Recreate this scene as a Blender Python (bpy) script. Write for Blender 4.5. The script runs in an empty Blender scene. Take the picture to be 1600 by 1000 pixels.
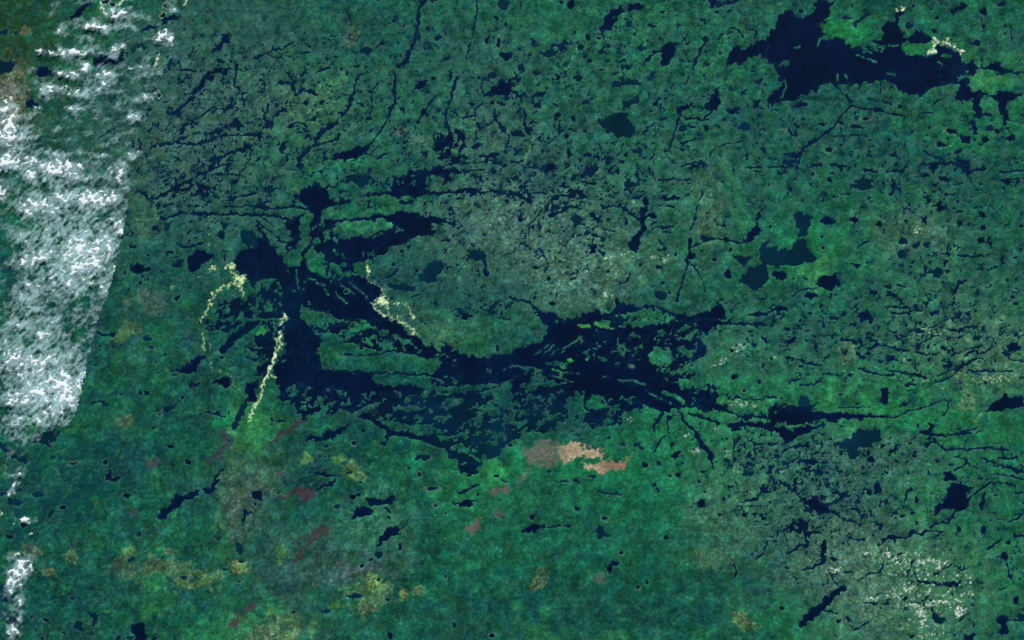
import bpy, math, random
import numpy as np

# ---------------------------------------------------------------- units: 1 Blender unit = 1 kilometre of ground
KM = 0.2                      # kilometres per photograph pixel (1600 x 1000 px  ->  320 x 200 km)
scene = bpy.context.scene
scene.unit_settings.system = 'METRIC'
scene.unit_settings.scale_length = 1000.0

# ---------------------------------------------------------------- camera: straight down from orbit
ALT = 600.0
cam_d = bpy.data.cameras.new('camera')
cam = bpy.data.objects.new('camera', cam_d)
scene.collection.objects.link(cam)
scene.camera = cam
cam.location = (0, 0, ALT)
cam.rotation_euler = (0, 0, 0)
cam_d.sensor_width = 36
cam_d.lens = 18 * ALT / 160.0
cam_d.clip_start = 1.0
cam_d.clip_end = 6000

# ---------------------------------------------------------------- sky, sun, exposure
SUN_EL, SUN_AZ = math.radians(44), math.radians(12)      # azimuth clockwise from north (image top)
w = bpy.data.worlds.new('World'); scene.world = w; w.use_nodes = True
nt = w.node_tree
sky = nt.nodes.new('ShaderNodeTexSky'); sky.sky_type = 'NISHITA'; sky.sun_disc = False
sky.sun_elevation = SUN_EL; sky.sun_rotation = SUN_AZ
nt.links.new(sky.outputs[0], nt.nodes['Background'].inputs[0])
nt.nodes['Background'].inputs[1].default_value = 0.07
sl = bpy.data.lights.new('sun', 'SUN'); sl.energy = 4.4; sl.angle = math.radians(0.5); sl.color = (1.0, 0.96, 0.90)
so = bpy.data.objects.new('sun', sl); scene.collection.objects.link(so)
from mathutils import Vector
sd = Vector((math.sin(SUN_AZ) * math.cos(SUN_EL), math.cos(SUN_AZ) * math.cos(SUN_EL), math.sin(SUN_EL)))
so.rotation_euler = sd.to_track_quat('Z', 'Y').to_euler()
so.location = sd * 500
scene.view_settings.view_transform = 'Standard'
scene.view_settings.look = 'None'
scene.view_settings.exposure = 0
scene.view_settings.gamma = 1
scene.view_settings.use_curve_mapping = False
scene.render.engine = 'CYCLES'
scene.cycles.transparent_max_bounces = 16
scene.cycles.max_bounces = 4

# ================================================================ the map, traced in tiles of 400 x 250 px (each drawn 1600 x 1000)
# P polygon of water, L line of water (last number = width), E ellipses of water or painted cloud shadow x,y,rx,ry,angle
# a trailing t means shallow teal water or, under the clouds, painted shadow, d = very dark small pond, r = pond with a bleached shore ring
MAP = {  # dark patches below the western clouds are their shadows, painted as water
'A0': '''P 1330,300 1350,290 1380,240 1420,215 1445,255 1440,275 1400,290 1380,325 1325,320
L 1290,470 1330,450 1375,440 w24
L 1290,470 1260,530 1210,580 w30
L 1200,620 1150,650 1110,695 w25
L 1115,400 1130,435 1190,435 1220,450 w13
L 1485,400 1470,470 1465,530 1500,560 w12
L 1210,300 1190,350 w10
L 1120,810 1230,740 1340,670 1380,690 w8
L 1000,910 1100,890 1200,905 1300,880 1380,850 1490,840 1590,845 w15
L 1310,1000 1380,980 1450,950 1570,910 w20
L 620,860 700,810 800,760 w8
L 1430,680 1490,640 w8
L 1520,610 1525,670 w8
P 580,360 640,335 800,345 720,375 680,405 580,420
P 800,300 900,270 920,290 830,320 t
P 880,190 1000,130 1120,90 1100,130 1000,160 900,205
L 460,120 500,70 550,20 w40
E 270,450,50,35,0 30,420,60,40,0,t 25,205,26,20,0,t 200,650,45,26,10 720,370,60,30,0
E 100,205,10,14,20 290,550,13,10,30,r 428,560,11,11,0,r 485,562,11,13,0,r 970,248,12,14,0,r 1030,245,30,22,0,r 1080,257,9,7,0,r 1020,95,18,14,0,r 720,95,16,18,0,r 990,590,12,18,-20,r 175,725,12,12,0,r 1385,385,25,12,20 1045,35,20,14,0,r 660,8,22,12,0,r 705,30,18,12,0,r''',
'B0': '''L 0,365 90,320 170,300 240,260 w13
L 90,350 140,365 w10
L 280,335 340,320 w12
L 370,455 420,430 460,425 w12
L 640,470 620,540 600,620 580,670 525,730 w17
L 690,455 640,480 w16 t
L 765,520 720,570 725,650 715,710 730,760 w9
L 870,455 865,580 870,640 830,720 800,790 740,870 680,960 w13
L 1050,0 1020,60 1010,130 1000,230 970,300 940,380 890,415 w20
E 1020,230,15,30,0,t 1045,10,30,12,0 1110,3,40,6,0
L 1260,480 1230,560 1205,660 1180,720 1190,780 1210,820 w14
L 1120,600 1060,680 1010,770 w14
E 1045,700,20,20,0 1070,720,12,8,0
L 1385,0 1375,100 1355,230 1330,300 1315,370 w9
E 1140,235,25,14,-20 1030,530,38,22,-40 790,270,17,14,-20 690,313,38,26,0,t 885,268,10,8,0 1450,250,14,32,10 1518,265,14,30,0,r 1500,115,18,12,30 1550,25,40,40,0,t 1565,350,40,24,0
P 1145,385 1180,350 1215,325 1190,375 t
L 585,95 600,160 w13
E 1475,470,30,18,0,t 470,222,8,7,0 490,225,8,6,0 510,222,7,6,0 545,222,6,5,0 860,132,9,8,0 835,145,8,6,0 335,290,9,9,0 430,270,8,8,0 505,268,5,6,0 630,412,18,8,0 535,430,9,10,0 567,460,12,14,0 560,590,40,6,10 1075,180,10,14,0 925,160,7,10,0,r 770,405,6,7,0,r
P 1420,600 1460,570 1540,510 1600,495 1600,575 1500,600
L 1460,490 1415,490 1410,540 1425,600 w9
E 1350,650,20,10,10 1480,640,18,12,20 1530,650,30,9,20 910,680,14,10,0 920,690,8,22,0 1110,490,20,8,0 1218,480,8,20,0 1210,450,8,6,0
L 1300,780 1290,740 1355,725 w12
L 1370,860 1380,820 1480,760 1500,720 w10
L 1490,700 1500,750 1580,840 1570,920 w12
P 1110,862 1210,830 1290,808 1300,900 1290,1000 1160,1000 1180,920 1170,880
A 1090,840 1310,790 1330,1010 1140,1010 :0.66,-80
E 1370,915,32,10,-10 1470,970,60,14,-10
P 340,880 400,820 460,760 515,770 480,800 430,830 370,880
L 380,905 450,890 510,870 525,830 w15
L 260,1000 330,940 w20
P 440,1000 540,950 640,910 700,900 690,950 640,990 560,1000
L 730,950 770,910 w12
L 760,990 810,960 w18
L 200,790 270,760 320,790 w12
E 215,790,26,15,0 315,640,26,12,10 75,670,9,25,0 415,635,14,12,0 360,745,28,10,-20 700,740,15,16,0 655,655,25,7,30 165,910,24,12,-50
L 150,520 210,520 250,590 300,560 380,590 w20
L 290,500 285,560 w12
L 200,445 215,475 w18
L 40,670 70,790 0,840 w8
L 80,770 140,700 190,690 w9''',
'C0': '''P 555,190 600,100 650,40 670,15 695,30 680,80 640,130 610,180 560,215
E 545,240,13,10,0 575,225,8,14,0
P 725,50 760,25 820,20 820,50 780,75 730,80
E 370,25,30,22,-60 475,230,16,18,0,d 310,12,8,14,10
L 250,293 310,275 370,268 w15
E 430,293,25,9,0,d 320,298,20,7,0,d
P 160,330 240,305 285,320 220,370 t
L 550,315 580,290 w10
E 605,290,12,12,0 595,382,18,12,0,t 485,380,13,13,0 560,435,20,7,0,r 725,155,16,20,0,t 705,290,8,7,0 870,160,22,6,0 780,155,6,7,0 765,215,9,10,0 1043,160,10,4,0 800,300,22,14,0,t 880,465,14,22,0,t 715,415,30,16,0,t 415,485,28,18,0,t 150,460,26,20,0,t
P 620,500 680,495 690,440 710,500 790,500 790,530 690,540 640,520 t
L 820,405 860,360 900,320 940,315 w16
P 920,385 940,310 990,270 1060,262 1030,290 1020,340 990,370 990,400 940,408
L 1060,265 1100,215 w8
L 1215,240 1180,310 1150,370 1130,425 w20
E 1210,248,20,20,0,t
L 1110,470 1085,530 w10
P 1220,0 1300,0 1290,40 1250,55 1230,30
L 1290,45 1340,20 1420,0 w18
E 1280,75,14,8,0 1355,72,10,14,0 940,72,16,11,0,d 1200,130,10,6,0 1300,330,8,16,0 1225,405,16,8,-40 1100,270,20,8,-20 1055,378,10,8,0 1545,510,28,13,-30,t 1450,580,28,8,-40,t
P 540,770 600,722 680,700 720,715 730,760 768,790 770,830 740,862 660,868 630,830 560,800 t
P 700,640 760,610 800,590 780,650 700,668 t
L 700,690 700,665 w9
P 1020,685 1070,655 1140,655 1140,680 1075,700 1050,712
L 1050,710 1100,740 1190,745 1230,715 1280,665 w17
P 1200,665 1250,640 1245,590 1260,555 1285,548 1300,580 1290,640 1275,690 1230,680
L 1180,665 1240,670 w10
L 1045,720 1020,810 990,920 970,945 w13
P 1325,680 1370,670 1440,652 1405,690 1370,712
P 1500,685 1505,640 1560,603 1560,640 1525,680
P 1335,422 1350,340 1400,275 1430,300 1530,265 1600,245 1600,365 1500,360 1400,400
E 1455,790,31,28,0,t 1215,800,15,20,0 895,650,16,14,0 930,648,10,8,0 1130,795,22,12,0,t 1070,800,25,22,0,t 945,745,26,10,-10 870,695,14,5,0 1100,915,14,6,0 590,895,6,10,0
L 890,770 850,800 820,840 w12
L 1380,180 1410,180 1450,230 w11
L 1490,185 1530,195 1515,240 w12
L 1290,250 1300,225 1380,200 w8
P 115,625 135,580 200,568 205,600 150,606 135,630
L 120,630 175,665 w14
L 0,575 60,605 w16
L 0,495 45,495 w14
E 285,720,18,18,0 275,740,6,20,20 385,740,14,18,-20 30,840,36,18,10 340,850,16,12,0 145,765,24,7,10 355,960,14,30,0 365,598,14,7,30 270,655,26,8,20 55,420,22,16,0,t 460,640,25,14,0,t 785,945,30,16,0,t 455,820,12,8,30 885,895,14,5,0 710,970,14,10,0
L 80,690 80,790 105,840 w14
L 360,810 400,820 w13
L 230,895 280,855 w8
L 450,965 540,985 w14
L 670,970 700,900 w9
L 1060,900 1140,870 w12
L 1290,920 1340,900 1440,885 w8
L 1230,980 1260,930 w10
L 870,1000 885,960 w10''',
'D0': '''P 0,640 0,210 50,130 90,90 140,65 160,100 200,105 260,90 300,50 290,10 320,0 420,0 390,60 380,110 340,150 310,150 330,190 350,220 320,270 350,240 400,235 460,240 480,275 540,300 640,310 700,310 760,290 840,285 850,340 900,345 990,355 1040,340 1050,300 1070,280 1130,295 1190,330 1215,390 1290,380 1300,410 1420,400 1450,400 1480,440 1600,455 1600,470 1500,460 1440,475 1400,450 1300,440 1270,480 1230,510 1300,570 1400,590 1480,570 1530,580 1600,590 1600,600 1540,625 1490,640 1500,760 1470,790 1440,700 1420,640 1380,600 1330,600 1320,680 1340,720 1300,745 1285,700 1290,620 1200,640 1160,610 1200,540 1190,520 1080,515 960,590 880,592 830,570 780,530 740,505 650,515 560,525 440,525 400,515 320,550 240,590 190,620 80,648
P 650,260 710,240 710,160 760,130 790,130 800,80 840,65 860,75 830,120 830,180 850,250 930,190 980,200 1030,240 1010,265 860,275 700,280
L 400,520 450,560 490,600 520,640 w15
L 520,660 480,700 440,750 390,810 w13
L 390,810 310,870 215,930 w20
L 520,660 600,680 680,690 760,710 840,725 w12
E 685,686,32,10,0 200,655,50,15,-20 1515,862,28,20,0 1240,870,32,24,0 1360,870,22,18,-10,d 1385,800,28,18,0,t 1430,820,18,16,0 1145,820,32,15,15,r 1080,903,32,14,10,r 380,937,25,14,0,r 825,665,14,14,0,d 340,775,18,12,0 610,742,24,9,0,r 460,770,14,10,0 175,975,35,18,0 1305,265,18,22,0 1055,110,15,14,0,d 1350,165,14,14,0,d 1350,75,18,26,0 1460,25,28,12,-20 1080,20,8,16,0 908,38,9,12,0,d 1020,60,7,7,0 530,40,8,18,0 490,115,28,9,0 1040,195,16,17,0 880,165,26,18,0,t 1335,378,12,8,0,d 1575,378,7,6,0,d 1010,797,14,11,0,t 1480,160,7,10,0 1325,205,6,6,0 515,235,8,6,0 1270,270,7,9,0 1480,210,7,8,0 1560,215,5,5,0 1175,755,6,7,0 560,790,35,9,10 900,825,8,8,0 160,740,6,5,0 205,70,16,12,0 1590,715,14,6,0 760,870,6,10,0 660,625,40,8,10,t 740,640,30,10,20,t 10,437,8,14,0,d 1195,945,30,8,-10
L 1480,790 1520,830 1540,870 w8
L 1275,760 1300,830 w26
P 1140,85 1170,50 1230,20 1235,50 1190,80 1150,102
L 540,160 590,110 630,85 w24 t
L 540,705 565,745 w10
L 400,855 500,848 610,840 w9
L 520,795 600,803 w12
L 970,940 1030,980 1090,1000 w11
L 110,965 210,960 w18
L 1520,160 1520,270 w8
L 1030,650 1080,620 w12
L 970,705 1030,705 w10
L 1500,750 1600,772 w6
L 1195,940 1190,990 w12
L 570,525 570,560 w10
L 706,520 706,580 w9
L 960,590 1030,540 1190,515 w14
L 1340,720 1400,715 w14
A 1030,370 1220,390 1300,420 1260,520 1180,515 1020,480 :0.7,10
A 480,275 760,285 860,340 800,350 560,340 :0.6,8
I 0,395 30,400 70,470 82,520 50,565 12,605 0,605
J 80,612 105,570 113,530 100,495 w9
I 62,388 90,402 100,385 130,372 128,405 95,428
I 850,292 1010,286 1003,330 900,342 850,335
J 620,370 680,390 w9
J 740,455 790,468 w10
J 550,345 600,355 w8
J 430,470 440,500 w12
J 480,470 495,490 w14
J 1090,350 1140,352 w20
J 170,300 200,297 w9
J 310,285 325,240 w9
I 1262,490 1300,470 1340,480 1350,510 1300,520 1330,560 1290,530
I 1350,470 1420,488 1400,520 1440,555 1400,592 1350,575 1380,540 1340,500
J 1320,430 1440,455 w9''',
'A1': '''L 980,240 1060,195 1180,130 1290,70 1390,30 w13
L 860,200 920,215 980,240 w12
L 1010,370 1080,350 1140,330 1300,340 1450,335 1600,345 w18
L 1400,300 1480,290 1600,285 w10
L 1370,90 1500,90 1560,0 w10
L 1310,90 1400,90 w6
P 1020,400 1090,390 1070,420 1040,440 t
E 970,420,20,14,0 860,680,50,28,0 920,685,20,12,0 1228,288,12,10,0 1037,157,16,8,20 1060,275,30,7,-20 875,768,14,8,40 780,705,8,12,0 1180,508,8,6,0 1060,578,22,9,10 925,595,12,6,0 835,545,24,10,20 905,750,6,10,0 805,808,8,8,0 1190,800,10,6,0 1110,860,22,12,-40 520,985,24,10,0 95,670,12,12,0,r 1405,610,8,20,0 830,455,8,8,0
L 1130,545 1200,540 1270,515 w14
L 1430,250 1490,225 1600,210 w13
L 1240,160 1350,180 w16
P 1165,600 1230,560 1300,580 1330,590 1260,680 1210,712 1165,650
P 1060,660 1160,610 1130,680 t
P 1480,600 1540,550 1600,540 1600,810 1540,760 1520,720 1470,690 1460,640
P 1500,420 1560,430 1600,480 1600,545 1530,540 1510,480 t
E 1400,400,30,14,20,t 1380,470,20,30,20,t
A 1370,870 1600,830 1600,1000 1330,1000 :0.66,-50
A 880,60 1390,20 1560,90 1400,240 1040,190 1000,60 :0.12,-28''',
'B1': '''P 250,230 290,180 370,165 440,175 450,240 480,265 560,255 640,245 690,215 770,200 830,195 860,130 920,100 950,70 1000,65 1060,60 1090,60 1100,45 1180,40 1230,65 1300,60 1350,70 1290,85 1210,90 1205,150 1190,150 1170,100 1100,90 1060,140 1050,190 1160,195 1250,185 1370,178 1430,190 1560,200 1560,210 1400,207 1200,214 1050,230 900,224 850,225 700,232 600,255 560,275 450,300 410,340 400,370 360,360 330,300 270,260
P 540,140 570,95 650,85 700,140 690,170 640,170 600,145 t
L 440,165 500,165 w12
L 1300,60 1350,65 1430,62 w8
L 1100,50 1250,20 1400,15 1500,0 w8
L 0,300 130,300 220,295 330,300 w18
L 0,340 100,345 230,375 270,385 w22
L 230,380 330,330 w22
L 0,380 60,430 180,520 w9
L 20,350 140,430 200,490 w7
P 0,395 30,410 110,540 60,500 0,440
P 410,372 560,372 640,352 800,348 860,328 920,318 980,328 1020,355 1130,362 1200,373 1280,380 1240,392 1150,395 1110,402 1115,430 1135,460 1060,472 960,500 900,540 840,560 830,580 740,610 640,640 580,660 560,700 480,700 440,660 470,600 520,560 520,490 600,485 700,475 770,440 850,420 855,400 800,380 700,375 560,390 480,402 410,398
P 0,500 60,490 120,550 150,600 190,660 300,665 380,710 440,730 530,740 600,720 680,735 730,780 780,800 790,840 745,870 720,900 760,950 830,990 840,1000 500,1000 420,960 340,930 300,930 280,1000 200,1000 150,880 170,830 160,770 100,740 0,760
L 310,560 300,670 w48
L 250,385 262,450 w45
L 370,330 375,380 w55
L 340,400 520,415 w16
L 440,720 450,640 w12
L 720,600 735,650 w10
L 780,740 840,735 890,680 w12
L 970,860 1040,830 w12
L 1330,570 1400,580 1430,650 1440,720 w22
E 930,265,35,14,0 1270,240,25,8,0 810,285,12,5,0 1065,415,20,10,0 755,430,20,10,0 910,795,90,22,8,t 1110,680,70,45,-30,t 910,570,16,10,0 1570,260,14,14,0 1180,500,30,7,-10 1380,600,60,28,0,t 1075,730,60,40,0,t 700,300,40,5,-20 1005,690,12,10,0 1160,265,8,6,0 860,650,14,10,0
A 180,500 400,640 700,735 760,860 500,1000 280,1000 180,860 :0.9,40
A 560,620 700,470 900,400 1100,400 1050,470 800,590 600,660 :0.93,-15
A 860,100 1000,60 1100,50 1080,150 1040,215 860,215 :0.74,-50
A 190,400 430,380 540,480 520,560 440,650 320,560 300,470 250,560 180,600 200,500 :0.7,-60
A 0,760 100,750 160,780 170,830 150,880 200,1000 0,1000 :0.66,-50
A 460,640 600,640 640,720 520,750 450,730 :0.5,20
P 1200,940 1300,900 1340,880 1500,900 1600,840 1600,1000 1400,960 1300,960 t
L 1290,880 1380,920 1500,900 w12 t
A 1200,930 1290,880 1600,850 1600,1000 1200,1000 :0.42,0
I 480,405 560,392 700,376 800,382 850,402 845,418 770,436 700,470 600,480 540,480
I 320,560 340,520 400,600 440,640 430,690 400,720 330,670 310,630
I 270,420 290,350 340,320 360,340 330,420 345,500 300,560 275,500
I 520,780 560,800 530,800
J 510,850 570,895 w10
J 590,770 700,860 w10
J 530,780 620,840 w7
J 250,690 265,800 w9
J 380,770 430,785 w12
J 320,740 370,750 w6
J 285,905 290,950 w8
J 540,590 555,620 w8
J 670,570 665,600 w8
J 840,550 900,535 w5
J 770,470 790,462 780,450 w5
J 890,430 920,440 w5
J 300,990 380,950 500,1000 w12''',
'C1': '''P 200,40 230,18 285,60 240,78
L 0,15 60,10 w16
L 100,45 180,50 w10
L 0,210 50,220 120,270 w22
L 70,205 140,205 220,210 w9
L 350,190 400,200 460,235 400,238 290,215 250,260 265,300 w13
P 370,365 400,350 440,370 420,400 380,425 t
L 240,350 300,330 360,290 420,300 w18
P 480,330 520,335 575,390 510,380
L 580,290 680,290 740,330 800,380 w9
L 700,310 800,385 w7
P 790,300 830,300 850,345 890,335 912,355 880,375 845,370 840,410 850,440 830,440 810,480 810,510 780,550 770,590 760,560 740,555 720,530 760,480 790,450 800,400
E 835,258,18,24,0 610,70,12,14,0 665,70,10,18,-30 500,145,28,9,0 635,165,8,8,0 610,375,14,6,0 435,105,12,9,20 400,95,7,6,0 690,10,16,9,0
P 490,100 510,30 545,30 530,60 520,100
L 850,50 870,80 w12
L 780,50 850,105 w7
P 690,160 720,130 760,150 810,150 770,180 720,190 t
L 920,128 1020,120 1060,125 1135,125 w9
L 1050,40 1190,8 w8
P 1080,75 1130,30 1200,18 1155,60
L 955,240 1040,240 w18
L 960,285 1010,300 w10
L 940,430 1000,415 1035,395 w14
L 930,450 1020,450 w9
L 905,418 960,420 w8
L 1190,190 1160,290 1120,440 w12
L 1110,490 1110,560 1090,680 w20
L 1090,680 1060,780 1030,880 w15
E 1120,600,24,16,0 1100,215,14,6,0 1150,365,12,16,0 230,50,14,30,30
L 1120,545 1200,510 1260,490 1340,500 1400,520 1450,515 w13
E 1225,492,50,13,5 1340,498,22,18,0
P 1450,515 1480,460 1520,400 1535,330 1560,345 1530,410 1555,450 1510,490
L 1540,335 1590,285 w10
L 1120,650 1170,710 1190,750 1210,830 w9
E 1350,715,24,30,0 1265,622,14,10,30 1325,410,12,10,0 1185,570,9,8,0 1195,687,16,5,0 1365,565,12,14,0 1300,410,8,6,0
P 1430,760 1460,680 1550,660 1560,560 1545,520 1600,500 1600,740 1520,812 1460,790 t
P 1370,600 1450,590 1500,600 1480,640 1420,650 t
P 465,530 535,530 525,580 490,575
L 550,570 580,600 w16
L 410,515 455,525 w10
E 515,470,20,10,0 567,500,12,16,0,t 800,655,10,10,0 920,670,20,14,30 715,385,12,16,0 250,900,22,16,0 150,670,18,13,0 385,740,18,8,0 230,740,12,14,0 930,845,40,25,30,t 600,375,8,14,0 1020,590,12,12,0 55,370,15,15,0 600,695,14,10,0 420,470,16,6,0 350,670,10,6,0 940,770,16,10,0 985,830,12,8,0 735,825,8,5,0
L 560,425 640,445 w9
L 670,765 710,760 740,710 w15
L 170,550 230,650 w10
L 105,480 110,400 180,330 w7
L 920,500 960,560 910,565 w10
L 1460,48 1555,48 w10
L 1480,970 1600,960 w13
L 1545,870 1590,865 w10
E 660,890,16,22,0
A 0,440 120,400 300,330 560,330 560,700 500,900 200,930 60,880 200,700 60,560 :0.10,-55
P 130,950 250,955 330,985 400,990 460,960 530,930 545,960 560,970 640,930 700,903 820,903 900,918 980,948 1060,970 1150,962 1230,940 1240,915 1300,905 1335,935 1335,985 1200,1000 180,1000
L 1300,905 1350,890 w8
I 730,960 800,930 880,930 960,960 1000,995 800,995 700,985
A 650,950 730,930 1000,960 1050,1000 600,1000 :0.5,0
L 0,860 90,880 160,940 w20 t''',
'D1': '''P 0,540 70,548 140,550 170,500 220,488 250,545 285,590 318,620 250,640 180,662 60,672 0,645 t
P 155,370 210,328 270,350 282,400 235,470 190,482 180,420 t
E 75,720,45,28,10 370,380,45,27,0 540,372,22,20,0,r 695,397,20,20,0 1005,255,16,18,30 1185,262,12,12,0,d 1195,325,18,11,20 1300,295,18,8,0 1340,340,22,13,10 1348,425,18,14,0 1197,397,17,16,0,d 840,508,36,20,0,t 840,590,30,33,0,t 930,530,26,20,-30,t 990,530,18,20,0,t 1055,705,34,30,0,t 1120,695,20,13,0,t 1030,45,32,20,0 1355,55,12,12,0 1095,115,30,10,0 990,95,25,14,10 1040,155,20,9,0 1035,195,20,8,0
P 312,785 330,722 385,712 430,700 452,780 385,812
P 500,160 560,140 580,113 655,130 655,180 610,196 570,180 520,182 t
L 785,125 785,160 770,215 w18
P 945,350 990,342 990,380 980,412 955,400
P 1035,295 1060,250 1090,275 1130,285 1120,305 1080,308
L 950,20 1050,20 1180,20 1240,60 1260,80 w18
L 1180,10 1250,20 1250,80 w26
L 1260,70 1340,60 1355,0 w12
L 1250,100 1290,170 w6
P 1445,112 1500,118 1552,112 1530,140 1490,162 1470,135
L 1450,80 1500,70 1600,65 w11
L 1160,155 1220,148 w9
L 1100,215 1160,220 w11
L 10,45 120,40 200,25 w13
L 100,15 200,5 w16
L 270,38 340,25 w12
L 390,25 490,45 w13
L 600,60 680,72 w17
L 740,75 850,62 w10
E 280,90,8,13,0,r 385,120,18,14,0 410,230,10,8,0 75,85,20,9,0 345,550,12,12,0,r 335,480,12,8,0 560,658,18,16,0 15,415,10,11,0,d 265,845,40,20,0 240,742,9,8,0 700,195,5,8,0 725,145,9,7,0 840,700,9,8,0,d 890,707,9,8,0,d 860,383,14,8,10 1330,500,22,15,0 1110,640,11,22,20,r 1465,620,12,24,0 1550,900,22,12,0 1530,855,16,12,0 745,790,25,14,0,t 660,830,26,13,0 880,960,10,15,0 1250,965,14,10,0 1295,945,8,8,0 1270,228,7,7,0 1130,370,6,6,0 905,640,12,10,0 1010,640,16,8,0 475,965,18,14,0,t 125,210,7,14,0 725,445,8,18,0,t 835,655,22,12,0,t 1585,412,14,10,0 1490,405,12,5,0 1580,560,14,7,-20 1545,610,14,6,0 1495,750,14,7,0 555,865,10,6,0 920,735,8,8,0 1550,745,7,7,0 910,330,9,7,0,t 590,292,12,5,0 265,958,14,9,0,d 990,845,7,9,0 800,360,6,10,0 1390,750,..
L 390,85 430,90 w9
L 450,215 510,215 w9
L 780,410 800,400 w9
L 838,450 845,420 w8
L 555,555 600,520 640,510 w10
L 510,648 560,655 w8
L 150,855 210,810 300,800 w11
P 40,920 100,900 105,930 50,952
L 0,950 60,930 w13
P 545,970 600,922 640,970 690,1000 560,1000
L 1120,540 1130,600 w14
L 1090,585 1140,590 w8
L 1180,590 1260,605 1340,600 w16
L 1330,510 1385,518 w9
L 1160,825 1190,770 1235,755 w20
L 810,785 860,795 w11
L 760,840 810,850 w14
L 670,870 700,860 w9
L 730,915 870,925 w13
L 770,958 850,960 w9
L 1020,965 1060,955 w15
L 920,930 960,940 w16
L 1370,690 1450,660 1480,640 w8''',
'A2': '''L 580,520 620,505 665,530 w15
L 620,85 715,100 w18
E 920,118,35,16,0,t 945,172,20,9,10 625,160,11,7,0 755,155,8,6,0 710,165,8,5,0 878,458,14,12,30 922,455,18,14,-20 755,468,10,6,0 960,672,13,10,0,d 655,890,14,18,0 1060,790,26,14,0 1215,405,36,14,-10 1140,482,12,12,0 1085,345,20,7,0 725,990,28,14,0 460,895,26,8,-20,r 330,860,16,10,-20,t 345,915,7,5,0,d 180,460,8,11,0 1175,885,16,24,-50 975,262,8,5,0 1035,215,6,12,20 985,328,8,6,0 1385,235,14,10,0 995,590,10,6,0,r 600,280,12,6,0 560,320,6,6,0
P 1055,325 1140,300 1200,250 1270,208 1285,225 1240,290 1180,350 1130,352 1110,325
P 1000,560 1040,530 1100,508 1112,525 1050,570 t
L 1290,580 1340,580 1400,605 w17
P 640,980 700,940 705,1000 650,1000
P 200,740 260,690 320,650 360,700 340,770 310,800 250,780 t
L 0,780 60,830 160,890 w34 t
L 1390,190 1450,120 1530,60 1600,20 w46
P 1310,400 1380,362 1440,375 1450,400 1420,432 1360,400
L 1600,400 1560,480 1500,590 1460,670 w34 t
P 1530,410 1600,385 1600,500 1560,520 1530,460
A 1250,0 1600,0 1500,80 1350,90 1270,40 :0.62,-40
L 1340,1000 1380,940 w20
L 1560,180 1600,190 w20
L 1540,235 1600,250 w14''',
'B2': '''P 170,0 300,0 400,110 400,180 390,260 430,305 560,320 720,335 740,390 820,405 1000,400 1080,440 1240,470 1380,460 1400,540 1260,560 1200,560 1130,640 1020,650 960,660 920,640 760,600 740,550 700,480 620,450 500,440 470,420 380,470 330,410 260,400 200,430 130,400 100,350 150,230 170,120
P 0,20 70,60 90,200 60,290 20,330 0,350
P 860,0 980,90 1080,150 1130,175 1210,165 1290,200 1330,225 1450,230 1600,195 1600,380 1480,405 1300,410 1200,415 1100,400 1080,350 1150,300 1150,270 1080,240 1000,215 900,185 1060,200 1000,160 900,110 780,60 680,0
A 860,0 1210,170 1330,230 1600,200 1600,380 1300,410 1100,400 1150,290 900,180 :0.9,5
A 300,0 680,0 900,110 1060,200 860,190 600,215 500,195 420,150 :0.50,12
A 150,30 400,60 420,300 150,330 :0.86,-60
A 130,380 340,400 500,440 740,560 760,600 640,600 500,580 420,600 260,620 240,560 150,500 :0.62,-30
A 500,430 700,440 1060,430 1400,470 1600,470 1600,620 1400,640 1130,650 960,660 740,600 560,480 :0.66,-14
A 1080,640 1300,560 1600,560 1600,760 1480,850 1340,980 1200,860 1160,780 1060,740 960,720 :0.80,-15
A 1100,700 1250,650 1420,640 1640,560 1760,560 1700,700 1560,800 1440,920 1320,1010 1200,850 :0.66,-14
A 0,0 170,0 150,230 60,350 0,400 :0.7,-60
L 560,215 690,225 800,205 860,190 1000,215 1080,240 w14
L 390,305 560,318 720,330 900,335 1080,345 w15
L 500,195 560,230 560,320 w8
L 740,620 850,700 960,715 1060,740 1160,785 w42
L 640,590 720,610 w40
L 1110,435 1240,468 1360,455 1520,410 w14
P 320,740 400,722 480,682 560,655 640,635 570,672 530,702 480,738 400,750 320,772
L 830,715 800,775 w24
L 100,625 170,635 w16
E 610,770,12,16,20,r 1020,968,9,14,0,r 960,925,16,6,-10,d 580,955,14,7,-20,d 670,690,14,10,0 430,853,8,6,0 440,790,16,12,0,t 370,960,..
L 370,950 430,970 500,975 w18
E 1590,785,16,8,0 900,290,32,12,15 1500,975,20,10,0 1040,860,50,16,0,t 1210,855,14,16,0,t 605,262,14,9,0 720,295,16,7,-30 980,275,45,8,0
L 1155,120 1200,165 w12
L 1030,5 1060,30 w10
L 1510,160 1508,200 w14
I 410,120 480,90 560,140 600,170 680,190 780,190 800,200 700,218 600,212 520,200 440,160
I 560,225 700,232 860,210 960,230 1060,250 1150,285 1080,330 900,325 700,320 580,310 550,260
I 740,340 860,340 900,365 890,395 800,405 740,385
I 1070,410 1180,425 1320,430 1310,465 1220,460 1100,435
I 1140,550 1180,500 1230,490 1250,540 1190,550
I 980,700 1050,665 1130,675 1080,715 1010,725
I 730,605 790,640 900,680 960,680 900,695 800,665
I 0,30 50,45 60,90 20,95 0,80
I 400,300 480,285 560,290 560,310 430,305
I 1470,470 1530,410 1600,400 1600,560 1520,540
I 1340,640 1390,580 1430,600 1390,660
J 1320,415 1500,400 w7
J 1100,360 1200,400 w9
J 600,600 720,540 w30
J 1160,215 1180,210 w10''',
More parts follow.
